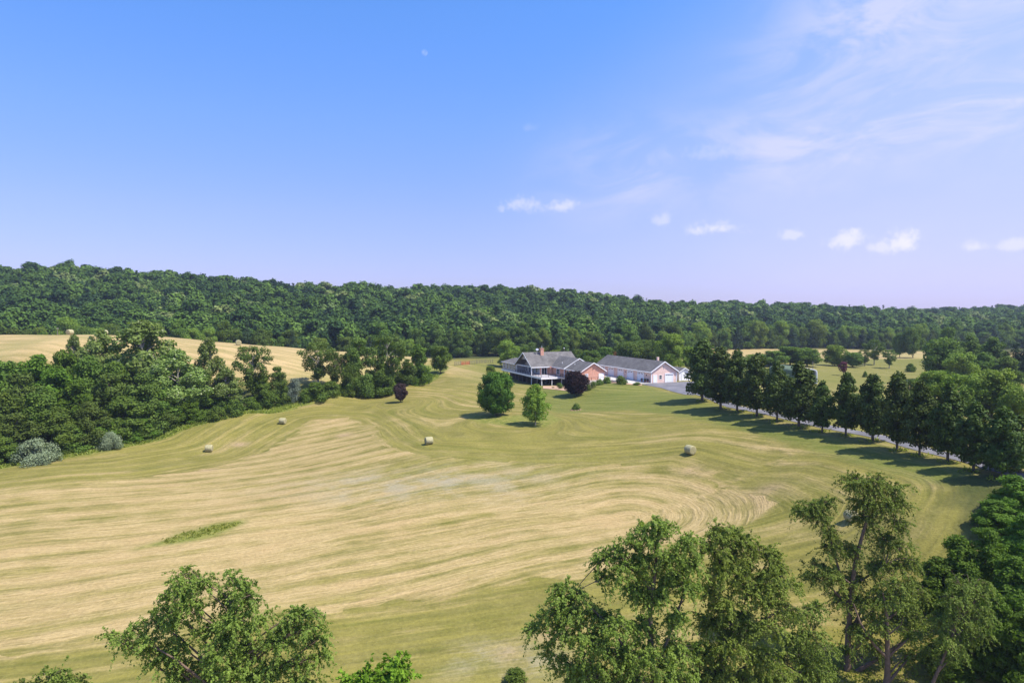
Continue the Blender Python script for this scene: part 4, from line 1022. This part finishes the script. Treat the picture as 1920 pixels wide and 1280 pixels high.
# main house -------------------------------------------------------
def house():
    o3 = at(996.5, 687.5, 216)
    H = empty('house', (o3[0], o3[1], FLOOR), PHI)
    tag(H, 'long brick and siding ranch house with grey roofs and raised deck on the hilltop', 'house')
    # walls ---------------------------------------------------------
    w = MB()
    w.prism([(3.2, .45, -.12), (3.2, 13.3, -.12), (3.2, 13.3, 2.75), (3.2, 6.85, 6.35), (3.2, .45, 2.75)], (13.6, 0, 0))
    w.box(6.1, 7.0, -1.0, .40, -.001, 2.62)
    w.build('brick_wall', M['brick'], H)
    w = MB(); w.prism([(7.05, -9.4, -.14), (16.9, -9.4, -.14), (16.9, -9.4, 2.65), (12, -9.4, 5.35), (7.05, -9.4, 2.65)], (0, 9.8, 0)); w.build('brick_wall', M['brick'], H)
    w = MB(); w.prism([(7.4, -20.5, -2.2), (15.0, -20.5, -2.2), (15.0, -20.5, 2.6), (11.2, -20.5, 4.85), (7.4, -20.5, 2.6)], (0, 11.0, 0)); w.build('gable_wall', M['brick'], H)
    w = MB(); w.box(.1, 6.6, 13.75, 26.8, -.75, 2.55); w.build('sunroom_wall', M['siding_grey'], H)
    w = MB(); w.box(2.6, 16.5, 13.4, 26.0, -3.6, -.76); w.box(3.25, 16.7, .5, 13.25, -3.6, -.13); w.build('basement_wall', M['shade_wall'], H)  # lower walls, colour darkened to stand for shade below deck and sunroom
    w = MB(); w.box(7.12, 16.8, -9.36, .4, -3.4, -.16); w.build('basement_wall', M['shade_wall'], H)
    w = MB(); w.prism([(.62, 3.3, 4.55), (.62, 10.4, 4.55), (.62, 6.85, 6.5)], (.12, 0, 0)); w.build('gable_panel', M['siding_grey'], H)
    # siding skin on the porch back wall
    w = MB(); w.prism([(3.08, .46, .0), (3.08, 13.28, .0), (3.08, 13.28, 2.72), (3.08, 6.85, 6.2), (3.08, .46, 2.72)], (.115, 0, 0)); w.build('porch_wall', M['siding_grey'], H)
    # roofs ---------------------------------------------------------
    r = MB(); ov = .5; s_ = 4/6.85
    r.prism([(-.3, -ov, 2.7-ov*s_), (-.3, 6.85, 6.7), (-.3, 6.85, 6.9), (-.3, -ov, 2.86-ov*s_)], (17.6, 0, 0))
    r.prism([(-.3, 13.7+ov, 2.7-ov*s_), (-.3, 6.85, 6.7), (-.3, 6.85, 6.9), (-.3, 13.7+ov, 2.86-ov*s_)], (17.6, 0, 0))
    ro = r.build('roof', M['roof'], H)
    f = MB()
    for y0, y1 in ((-ov, 6.85), (13.7+ov, 6.85)):
        f.prism([(-.34, y0, 2.62-ov*s_), (-.34, y1, 6.60), (-.34, y1, 6.92), (-.34, y0, 2.92-ov*s_)], (.035, 0, 0))
    f.box(-.3, 6.6, -ov-.05, -ov-.005, 2.62-ov*s_, 2.87-ov*s_)
    f.box(.25, .45, .2, 13.5, 2.35, 2.62); f.box(.25, 3.1, .2, .38, 2.35, 2.62)
    f.build('fascia', M['white'], ro)
    r = MB(); gable_roof_y(r, 7, 17, -9.9, 5.6, 2.7, 5.5, ov=.4); ro2 = r.build('roof', M['roof'], H)
    f = MB()
    for sx, x0 in ((1, 6.6), (-1, 17.4)):
        f.prism([(x0, -9.94, 2.42), (12, -9.94, 5.44), (12, -9.94, 5.74), (x0, -9.94, 2.72)], (0, -.04, 0))
    f.box(6.52, 6.595, -9.9, -.6, 2.44, 2.68); f.build('fascia', M['white'], ro2)
    r = MB(); gable_roof_y(r, 7.3, 15.1, -20.9, -9.45, 2.62, 4.95, ov=.4); ro3 = r.build('roof', M['roof'], H)
    f = MB()
    for x0 in (6.9, 15.5):
        f.prism([(x0, -20.94, 2.32), (11.2, -20.94, 4.92), (11.2, -20.94, 5.22), (x0, -20.94, 2.62)], (0, -.04, 0))
    f.box(6.82, 6.895, -20.9, -9.96, 2.36, 2.58); f.build('fascia', M['white'], ro3)
    # hip roof of the sunroom
    r = MB(); a = (-.35, 13.9, 2.5); b = (-.35, 27.2, 2.5); c = (7.0, 27.2, 2.5); d = (7.0, 13.9, 2.5); e1 = (3.4, 13.9, 4.15); e2 = (3.4, 22.6, 4.15)
    up = lambda p, k=.12: (p[0], p[1], p[2]+k)
    r.poly([a, b, c, d, up(a), up(b), up(c), up(d), e1, e2], [(0,1,2,3), (4,8,9,5), (5,9,6), (6,9,8,7), (0,4,5,1), (1,5,6,2), (2,6,7,3), (0,3,7,8,4)])
    ro4 = r.build('roof', M['roof'], H)
    f = MB(); f.box(-.42, -.355, 13.9, 27.2, 2.40, 2.62); f.build('fascia', M['white'], ro4)
    # chimney
    c = MB(); c.box(5.4, 6.5, 5.1, 6.1, 5.4, 8.0); c.box(5.3, 6.6, 5.0, 6.2, 8.0, 8.15); ch = c.build('chimney', M['brick'], H)
    c = MB(); c.bar((5.95, 5.6, 8.15), (5.95, 5.6, 8.75), .16, 8); c.bar((5.95, 5.6, 8.75), (5.95, 5.6, 8.85), .24, 8); c.build('flue', M['metal'], ch)
    for x, y, z in ((8.6, -4.6, 4.0), (9.2, -12.3, 4.0)):
        c = MB(); c.bar((x, y, z-.5), (x, y, z+.35), .08, 6); c.build('vent_pipe', M['white'], H)
    # dish
    c = MB(); c.bar((4.5, 6.0, 6.2), (4.5, 6.0, 7.6), .05, 5); c.bar((4.5, 5.9, 7.6), (4.42, 5.7, 7.8), .1, 10, .5); c.build('antenna', M['metal'], H)
    # deck
    dk = MB(); dk.box(-.3, 7.03, -8.5, .43, -.12, -.002); dk.box(-.3, 3.05, .435, 13.7, -.12, -.002); d_ = dk.build('deck', M['deck'], H)
    f = MB(); f.box(-.36, -.302, -8.56, 27.0, -.55, 0.02); f.box(-.3, 7.6, -8.56, -8.502, -.55, .02)
    f.build('deck_fascia', M['white'], d_)
    j = MB()
    for y in np.arange(-8, 13.5, 1.2): j.box(-.28, 3.0 if y > .4 else 7.0, y, y+.06, -.5, -.125)
    j.build('joist', M['post_brown'], d_)
    rail(d_, [(-.2, 13.4), (-.2, .2), (-.2, -8.4), (6.95, -8.4)])
    for (x, y, z1, m) in [(.05, .05, 2.4, 'white')]:
        p = MB(); p.box(x-.12, x+.12, y-.12, y+.12, -3.8, z1); p.build('post', M[m], H)
    for (x, y, m) in [(.0, -8.2, 'white'), (3.4, -8.2, 'white'), (6.7, -8.2, 'white'), (0, -4.2, 'post_brown'), (0, 3.8, 'post_brown'), (0, 7.4, 'post_brown'), (0, 11, 'post_brown'), (.3, 14.5, 'post_brown'), (.3, 18.5, 'post_brown'), (.3, 22.5, 'post_brown'), (.3, 26.4, 'post_brown')]:
        p = MB(); p.box(x-.09, x+.09, y-.09, y+.09, -3.9, -.56); p.build('post', M[m], H)
    p = MB(); p.box(.08, .30, 13.2, 13.42, 0, 2.35); p.build('post', M['white'], H)
    # corner board of the wing
    p = MB(); p.box(6.88, 7.12, -9.62, -9.41, -.5, 2.4); p.build('corner_board', M['white'], H)
    # windows and doors
    for y in (15.4, 18.4, 21.6, 25.0): window(H, (.1, y, .55), Y_, -X_, 1.15, 1.55, 1, 2)
    window(H, (3.08, 11.4, .45), Y_, -X_, 1.0, 1.7, 1, 2)
    for y in (8.8, 6.0): window(H, (3.08, y, .08), Y_, -X_, 1.3, 2.05, 1, 1, name='glass_door', t=.16)
    window(H, (3.08, 2.8, .5), Y_, -X_, 1.3, 1.7, 1, 2)
    window(H, (4.6, .45, .08), X_, -Y_, 1.7, 2.1, 2, 1, name='glass_door', t=.12)
    window(H, (7.05, -4.9, .5), Y_, -X_, 2.2, 1.6, 2, 2, t=.12)
    window(H, (7.4, -11.2, .1), Y_, -X_, 1.3, 2.0, 1, 1, name='glass_door', t=.14)
    window(H, (7.4, -14.0, .5), Y_, -X_, 1.6, 1.5, 2, 2, t=.12)
    window(H, (7.4, -18.2, .8), Y_, -X_, 1.2, 1.3, 1, 2, t=.12)
    window(H, (9.0, -20.5, .75), X_, -Y_, .85, 1.1, 1, 2, glass='white')
    dd = MB(); dd.box(13.0, 14.75, -20.56, -20.505, 0, 1.9); dd.build('utility_door', M['door_white'], H)
    l = MB(); l.box(11.0, 11.2, -20.62, -20.51, 3.1, 3.4); l.build('wall_lamp', M['dark_in'], H)
    for x in (2.2, 3.7, 5.2): window(H, (x+.6, -8.0+8.43, -2.9), X_, -Y_, 1.1, 2.0, 1, 1, name='patio_door', t=.1)
    # terrace with railing before the brick gable
    t = MB(); t.box(6.9, 16.2, -22.4, -20.51, -2.2, .0); t.build('terrace', M['concrete'], H)
    t = MB(); t.box(5.4, 7.38, -20.4, -9.7, -.35, -.003); t.build('walkway', M['concrete'], H)
    rail(H, [(5.5, -9.8), (5.5, -22.3), (15.9, -22.3)])
    return H
house()

def garage():
    g = hit(1222, 718.3); g = (39.4, 192.5)
    G = empty('garage', (g[0], g[1], FLOOR), PHI)
    tag(G, 'long pinkish garage building with grey roof and white overhead doors', 'garage')
    w = MB(); w.prism([(0, 0, -1.2), (8.4, 0, -1.2), (8.4, 0, 3.1), (4.2, 0, 5.75), (0, 0, 3.1)], (0, 32.5, 0)); w.build('wall', M['siding_pink'], G)
    r = MB(); gable_roof_y(r, 0, 8.4, -.45, 32.9, 3.15, 5.82, ov=.45); ro = r.build('roof', M['roof'], G)
    f = MB()
    for x0 in (-.47, 8.87):
        f.prism([(x0, -.46, 2.82), (4.2, -.46, 5.74), (4.2, -.46, 6.06), (x0, -.46, 3.14)], (0, -.05, 0))
    f.box(-.54, -.465, -.45, 32.9, 2.80, 3.06); f.build('fascia', M['white'], ro)
    f = MB(); f.bar((-.6, -.4, 2.98), (-.6, 32.8, 2.98), .07, 6); f.build('gutter', M['white'], ro)
    c = MB(); c.box(5.0, 5.55, 4.6, 5.15, 5.0, 6.9); ch = c.build('chimney', M['siding_pink'], G)
    for y in (5.6, 11.4, 17.1, 23.0, 28.6): gdoor(G, (0, y, 0), Y_, -X_, 3.3, 2.55)
    gdoor(G, (5.9, 0, 0), X_, -Y_, 2.5, 2.45, False)
    d = MB(); d.box(.75, 1.75, -.06, -.004, 0, 2.1); do = d.build('entry_door', M['door_white'], G); d = MB(); d.box(.60, .75, -.08, -.003, 0, 2.22); d.box(1.75, 1.9, -.08, -.003, 0, 2.22); d.box(.75, 1.75, -.08, -.003, 2.1, 2.22); d.build('door_frame', M['white'], do)
    window(G, (3.05, 0, 1.05), X_, -Y_, .75, 1.0, 1, 2)
    d = MB(); d.box(3.95, 4.2, -.05, -.004, 3.9, 4.7); d.build('gable_vent', M['siding_grey'], G)
    for y in (14.2, 2.4): 
        d = MB(); d.box(-.18, -.004, y-.09, y+.09, 1.8, 2.15); d.build('wall_lamp', M['dark_in'], G)
    for x in (0, 8.4):
        d = MB(); d.box(x-.07 if x == 0 else x-.13, x+.13 if x == 0 else x+.07, -.05, -.003, -.4, 2.85); d.build('corner_board', M['white'], G)
    a = MB(); a.box(-6.2, -.02, -.3, 33, -.5, .03); o = a.build('apron', M['concrete'], G)
    return G
garage()
def shed():
    p = (48.9, 199.2); S_ = empty('shed', (p[0], p[1], FLOOR), PHI); tag(S_, 'small white shed with grey roof right of the garage gable', 'shed')
    w = MB(); w.prism([(0, 0, -1), (3.9, 0, -1), (3.9, 0, 2.5), (1.95, 0, 3.5), (0, 0, 2.5)], (0, 7, 0)); w.build('wall', M['siding_white'], S_)
    r = MB(); gable_roof_y(r, 0, 3.9, -.3, 7.3, 2.52, 3.55, ov=.3, t=.12); ro = r.build('roof', M['roof'], S_)
    f = MB()
    for x0 in (-.32, 4.22): f.prism([(x0, -.31, 2.28), (1.95, -.31, 3.5), (1.95, -.31, 3.72), (x0, -.31, 2.5)], (0, -.04, 0))
    f.build('fascia', M['white'], ro)
    d = MB(); d.box(.9, 3.0, -.06, -.004, 0, 2.1); d.build('double_door', M['door_white'], S_)
shed()
def hoop():
    q = hit(1532, 719); Hd = 4.9
    H = empty('open_shed', (q[0], q[1], q[2]), R(12)); tag(H, 'open fronted metal shed with rounded pale edge behind the driveway row', 'shed')
    # profile in x (right side = 0, left = -7.5); open end faces the camera, roof runs back
    pr = [(0, 0), (0, 3.4), (-.12, 3.8), (-.45, 4.1), (-1.1, 4.3), (-3.5, 4.75), (-5.9, 4.3), (-6.55, 4.1), (-6.88, 3.8), (-7, 3.4), (-7, 0)]
    m = MB(); inner = [(x*.985-.06, z*.985) for x, z in pr]
    for (a, b), (c, d), (e, f), (g, h) in zip(pr, pr[1:], inner, inner[1:]):
        m.poly([(a, 0, b), (c, 0, d), (c, 14, d), (a, 14, b)], [(0, 1, 2, 3)])
    m.poly([(x, 14, z) for x, z in pr], [tuple(range(len(pr)))])
    m.build('roof_shell', M['metal_roof'], H)
    m = MB()
    for (a, b), (c, d) in zip(pr, pr[1:]): m.prism([(a, -.12, b), (c, -.12, d), (c*.93-.28, -.12, d*.955-.02), (a*.93-.28, -.12, b*.955-.02 if b else 0)], (0, .9, 0))
    m.build('front_trim', M['panel_white'], H)
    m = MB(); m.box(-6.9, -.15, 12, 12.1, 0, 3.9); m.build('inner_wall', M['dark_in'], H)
    p = (q[0]+1.3, q[1]+6); P = empty('utility_pole', (p[0], p[1], g0(*p)-.3)); tag(P, 'grey pole standing at the right corner of the open shed', 'pole')
    m = MB(); m.bar((0, 0, 0), (0, 0, 6.6), .10, 7, .08); m.build('pole', M['grey_wood'], P); m = MB(); m.bar((-.5, 0, 6.2), (.5, 0, 6.2), .05, 4); m.build('crossarm', M['grey_wood'], P)
hoop()

# ------------------------------------------------------------------ planting bed, shrubs, fence, poles
bed = hits([(1018,729),(1040,731),(1062,733),(1092,734),(1108,730),(1117,724),(1130,720),(1150,718),(1175,721),(1204,723),(1202,719),(1175,714.5),(1150,711.5),(1125,712.5),(1112,716),(1096,722),(1050,723.5),(1018,723.5)])[:, :2]
try:
    o = area('mulch_bed', bed, M['mulch'], .09); tag(o, kind='structure')
except Exception as ex: print('bed failed', ex)
SH = 'shrubs in the mulch bed'
for px, b, t_, w, k, l in [(1137.5,719,705.5,20,'shrub','rounded dark shrub in the bed left of the broad leafy one'),(1165,720.5,704,31,'shrub','broad leafy shrub in the middle of the mulch bed'),(1112,727,714.5,16,'ball','clipped dark shrub right of the purple tree'),
                       (1124,722,710,15,'shrub','light green shrub between two dark ones in the bed'),(1103,731,719,13,'shrub','dark shrub tucked under the right side of the purple tree'),(1050,729,718,13,'ball','clipped grey green shrub under the deck corner'),
                       (1194,721.5,715.5,17,'shrub','low flat shrub at the right end of the mulch bed'),(1037,728,725,6,'ball','tiny rusty clump in the bed below the deck')]:
    plant_base('shrub', k, px, b, t_, w, l, 'shrub', SH, sink=.05)
# stone ring
c = hit(1079, 768); m = MB()
for i in range(11):
    a = i*2*math.pi/11; x, y = c[0]+1.15*math.cos(a), c[1]-.3+.8*math.sin(a); z = g0(x, y); s_ = .16+.05*random.random(); m.bar((x, y, z-.1), (x, y, z+.2), s_, 6, s_*.7)
tag(m.build('stone_ring', M['mulch']), 'ring of small reddish stones round the low bush on the lawn', 'stones')
# pots by the garage
for k, (x, y) in enumerate([(37.9, 193.9), (38.5, 193.2), (37.2, 195.0)]):
    e = empty('flower_pot', (x, y, FLOOR+.05)); tag(e, ['terracotta pot with dark plant by the garage corner, middle of three', 'terracotta pot nearest the garage corner, rightmost of three', 'terracotta pot with dark plant, farthest from the garage corner'][k], 'plant pot', 'pots by the garage corner')
    m = MB(); m.bar((0, 0, 0), (0, 0, .42), .17, 10, .25); m.bar((0, 0, .42), (0, 0, .48), .28, 10); m.build('pot', M['terracotta'], e)
    V = crown_cloud([np.array([0, 0, .75, .34, .34, .32])], 260, .12, .08); link('foliage', mesh_np('foliage', V, quads(len(V)//4), M['purple_grey'] if k else M['hedge']), e)
# fence and red gate beyond the hill
def post(parent, p, h, r=.07, mat='grey_wood'):
    m = MB(); m.bar((p[0], p[1], p[2]-.2), (p[0], p[1], p[2]+h), r, 6); return m.build('post', M[mat], parent)
fp = [hit(a, b) for a, b in [(853,685.5),(864,684.5)]]; fq = [hit(a, b) for a, b in [(881,683.5),(893,682),(902,681.2),(911,680.8),(924,680.5)]]
for pts, lab in ((fp, 'grey rail fence left of the red gate'), (fq, 'grey rail fence right of the red gate')):
    b = pts[0]; e = empty('fence', tuple(b)); tag(e, lab, 'fence')
    L = [p-b for p in pts]
    for p in L: post(e, p, 1.6, .1)
    for a, c in zip(L, L[1:]):
        n = 3
        for i in range(1, n): q = a+(c-a)*i/n; post(e, q, 1.45, .07)
        m = MB()
        for h in (.5, .95, 1.35): m.bar((a[0], a[1], a[2]+h), (c[0], c[1], c[2]+h), .05, 4)
        m.build('rail', M['grey_wood'], e)
a, b = fp[-1], fq[0]; 
for i in range(2):
    s0 = a+(b-a)*(i*.5+.03); s1 = a+(b-a)*(i*.5+.47); e = empty('farm_gate', tuple(s0)); tag(e, ['red tubular farm gate, left leaf of the pair', 'red tubular farm gate, right leaf of the pair'][i], 'gate', 'red farm gates')
    d = s1-s0; m = MB()
    for h in (.15, .4, .65, .9, 1.15, 1.4): m.bar((0, 0, h), (d[0], d[1], d[2]+h), .055, 5)
    for t_ in (0, .33, .66, 1): m.bar((d[0]*t_, d[1]*t_, d[2]*t_+.1), (d[0]*t_, d[1]*t_, d[2]*t_+1.45), .05, 5)
    m.build('gate_frame', M['red'], e)
    m = MB(); m.prism([(d[0]*.05, d[1]*.05-.03, .35), (d[0]*.95, d[1]*.95-.03, d[2]+.35), (d[0]*.95, d[1]*.95-.03, d[2]+.75), (d[0]*.05, d[1]*.05-.03, .75)], (0, .02, 0)); m.build('gate_panel', M['red'], e)
for px, py, top, d, lab in [(1057.5, 668, 651, 262, 'yard light pole behind the main roof'), (108, 627, 614, 236, 'thin pole on the crest of the far mown hill')]:
    p = at(px, py, d); z = g0(p[0], p[1]); t_ = at(px, top, d)[2]
    e = empty('utility_pole', (p[0], p[1], z-.3)); tag(e, lab, 'pole')
    m = MB(); m.bar((0, 0, 0), (0, 0, t_-z+.3), .11, 6, .08); m.build('pole', M['grey_wood'], e)
    m = MB(); m.bar((-.4, 0, t_-z), (.4, 0, t_-z), .06, 4) if d < 240 else m.bar((0, 0, t_-z-.1), (0, -.5, t_-z), .14, 8, .2); m.build('crossarm' if d < 240 else 'lamp_head', M['white'], e)

# ------------------------------------------------------------------ hay bales
def mat_bale():
    m, t, b = mat_new('hay')
    tc = t.new('ShaderNodeTexCoord').outputs['Object']; x, y, z = t.sep(tc)
    r = t.math('SQRT', t.math('ADD', t.math('MULTIPLY', y, y), t.math('MULTIPLY', z, z)))
    n = t.noise(tc, 5, 5, .65); ang = t.math('ARCTAN2', y, z)
    ring = t.math('SINE', t.math('ADD', t.math('MULTIPLY', t.math('ADD', r, t.math('MULTIPLY', ang, .022)), 46.), t.math('MULTIPLY', n, 5.)))
    endm = t.smooth(t.math('ABSOLUTE', x), .70, .735)
    side = t.mix(t.smooth(t.noise(t.xyz(t.math('MULTIPLY', x, 14.), y, z), 2.2, 4, .6), .35, .65), (.33, .295, .15), (.46, .42, .235))
    end = t.mix(t.smooth(ring, -.6, .6), (.26, .23, .11), (.46, .41, .22))
    c = t.mix(endm, side, end); c = t.mix(1, c, t.ramp(n, [(.3, .75), (.7, 1.2)]), 'MULTIPLY')
    t.l.new(c, b.inputs['Base Color']); b.inputs['Roughness'].default_value = .9
    bn = t.new('ShaderNodeBump'); bn.inputs['Distance'].default_value = .05; t.l.new(t.math('ADD', n, t.math('MULTIPLY', ring, .2)), bn.inputs['Height']); t.l.new(bn.outputs[0], b.inputs['Normal'])
    return m
M['bale'] = mat_bale()
def bale_mesh():
    prof = [(-.75, 0), (-.76, .25), (-.75, .5), (-.745, .66), (-.71, .735), (-.66, .76), (-.3, .77), (0, .765), (.3, .77), (.66, .76), (.71, .735), (.745, .66), (.75, .5), (.76, .25), (.75, 0)]
    n = 40; V = []
    for x, r in prof:
        for i in range(n):
            a = i*2*math.pi/n; rr = r*(1+.012*math.sin(a*3+x*2)+rng.normal(0, .006)); z = rr*math.cos(a); z = max(z, -.71)
            V.append((x, rr*math.sin(a), z+.71))
    i = np.arange(len(prof)*n).reshape(len(prof), n); j = np.roll(i, -1, 1)
    Fq = np.stack([i[:-1], i[1:], j[1:], j[:-1]], -1).reshape(-1, 4)
    V = np.array(V); V[:, 2] -= .71
    return mesh_np('hay_bale', V, Fq, M['bale'], True)
BM_ = bale_mesh()
for px, py, rz, s_, lab, d in [(392, 846, 8, 1., 'round hay bale lying sideways near the left thicket, nearer of the two left ones', None), (530, 794, -6, 1., 'round hay bale lying sideways up the left slope, farther of the two left ones', None),
                        (804, 832, 24, 1.03, 'round hay bale at the centre of the field with its left end showing', None), (1294, 851.5, -62, 1.08, 'round hay bale on the right of the field with its spiral end facing the viewer', None),
                        (1596, 977, -75, .95, 'round hay bale partly hidden behind the tallest foreground tree', None),
                        (131, 627, 80, 1.3, 'round hay bale on the crest of the far hill, leftmost of three', 230), (196, 627, 70, 1.2, 'round hay bale on the far crest just left of the tallest thicket tree', 234), (447, 645.5, -60, 1.25, 'round hay bale on the right slope of the far hill', 224)]:
    if d: p = at(px, py, d); x, y = p[0], p[1]
    else: h = hit(px, py); x, y = h[0], h[1]
    o = link('hay_bale', BM_); o.location = (x, y, g0(x, y)+.71*s_*.97); o.rotation_euler = (0, 0, R(rz)); s_ *= .92; o.scale = (s_,)*3
    tag(o, lab, 'hay bale', 'round hay bales on the mown fields')

# ------------------------------------------------------------------ tall grass
def tufts(name, pts, hgt, label, mat, per=7, lean=.75):
    pts = np.array(pts); n = len(pts)*per
    b = np.repeat(pts, per, 0)+np.c_[rng.normal(0, .25, (n, 2)), np.zeros(n)]
    b[:, 2] = gzb(b[:, 0], b[:, 1])-.03
    h = hgt*rng.uniform(.5, 1.25, n); a = rng.uniform(0, 6.28, n); w = rng.uniform(.03, .07, n)*2.2; ln = rng.normal(0, .75, (n, 2))*h[:, None]
    dx, dy = np.cos(a)*w, np.sin(a)*w; z = np.zeros(n)
    V = np.stack([b+np.c_[-dx, -dy, z], b+np.c_[dx, dy, z], b+np.c_[dx*.3+ln[:,0], dy*.3+ln[:,1], h], b+np.c_[-dx*.3+ln[:,0], -dy*.3+ln[:,1], h]], 1).reshape(-1, 3)
    o = link(name, mesh_np(name, V, quads(n), mat)); tag(o, label, 'grass', None, 'stuff')
M['grass'] = mat_leaf('tall grass', (.20, .25, .045), (.36, .38, .09), .4, .25)
M['grass_dark'] = mat_leaf('rank grass', (.19, .23, .035), (.33, .34, .07), .4, .25)
pts = []
for i in range(len(EDGE)-3):
    a, b = EDGE[i], EDGE[i+1]; L = np.linalg.norm(b-a); nrm = np.array([-(b-a)[1], (b-a)[0]])/L
    for _ in range(int(L*13)):
        q = a+(b-a)*rng.random()+nrm*(abs(rng.normal(0, 2.0))-.6+.5*math.sin(q_ := rng.random()*6)); pts.append((q[0], q[1], 0))
tufts('tall_grass', pts, .6, 'unmown grass verge along the foot of the left thicket and treeline', M['grass'])
pts = []
while len(pts) < 120:
    q = WEED.min(0)+(WEED.max(0)-WEED.min(0))*rng.random(2)
    if sdf(q[:1], q[1:2], WEED)[0] < -.5: pts.append((q[0], q[1], 0))
tufts('grass_patch', pts, .2, 'lens shaped patch of uncut green grass in the lower left field', M['grass_dark'], 6)
pts = []
for _ in range(700):
    q = hit(1560, 1270)[:2]+rng.normal(0, 1, 2)*np.array([6, 3]); pts.append((q[0], q[1], 0))
tufts('weeds', pts, .2, 'rough weeds among the foreground trees at the bottom edge', M['grass_dark'], 5)
pts = []
for hp in rowp:
    for _ in range(9): q = hp[:2]+rng.normal(0, .6, 2); pts.append((q[0], q[1], 0))
tufts('verge_grass', pts, .4, 'longer grass round the trunks of the driveway row', M['grass_dark'], 5)

# ------------------------------------------------------------------ haze
def haze():
    m = bpy.data.materials.new('haze'); m.use_nodes = True; nt = m.node_tree; nt.nodes.clear()
    out = nt.nodes.new('ShaderNodeOutputMaterial'); v = nt.nodes.new('ShaderNodeVolumePrincipled')
    v.inputs['Color'].default_value = (.72, .84, 1, 1); v.inputs['Density'].default_value = HAZE; v.inputs['Anisotropy'].default_value = .2
    nt.links.new(v.outputs[0], out.inputs['Volume'])
    b = MB(); b.box(-2300, 2300, -1900, 2700, HZ0, 130); o = b.build('haze', m); tag(o, 'thin pale blue summer haze over the valley', 'haze', None, 'stuff')
HAZE = .00014
_X, _Y = np.meshgrid(gx[::6], gy[::6]); HZ0 = float(gz(_X, _Y).min())-2.5
HZT = float(gz(_X, _Y).max()); print('ground range', HZ0, HZT)
haze()
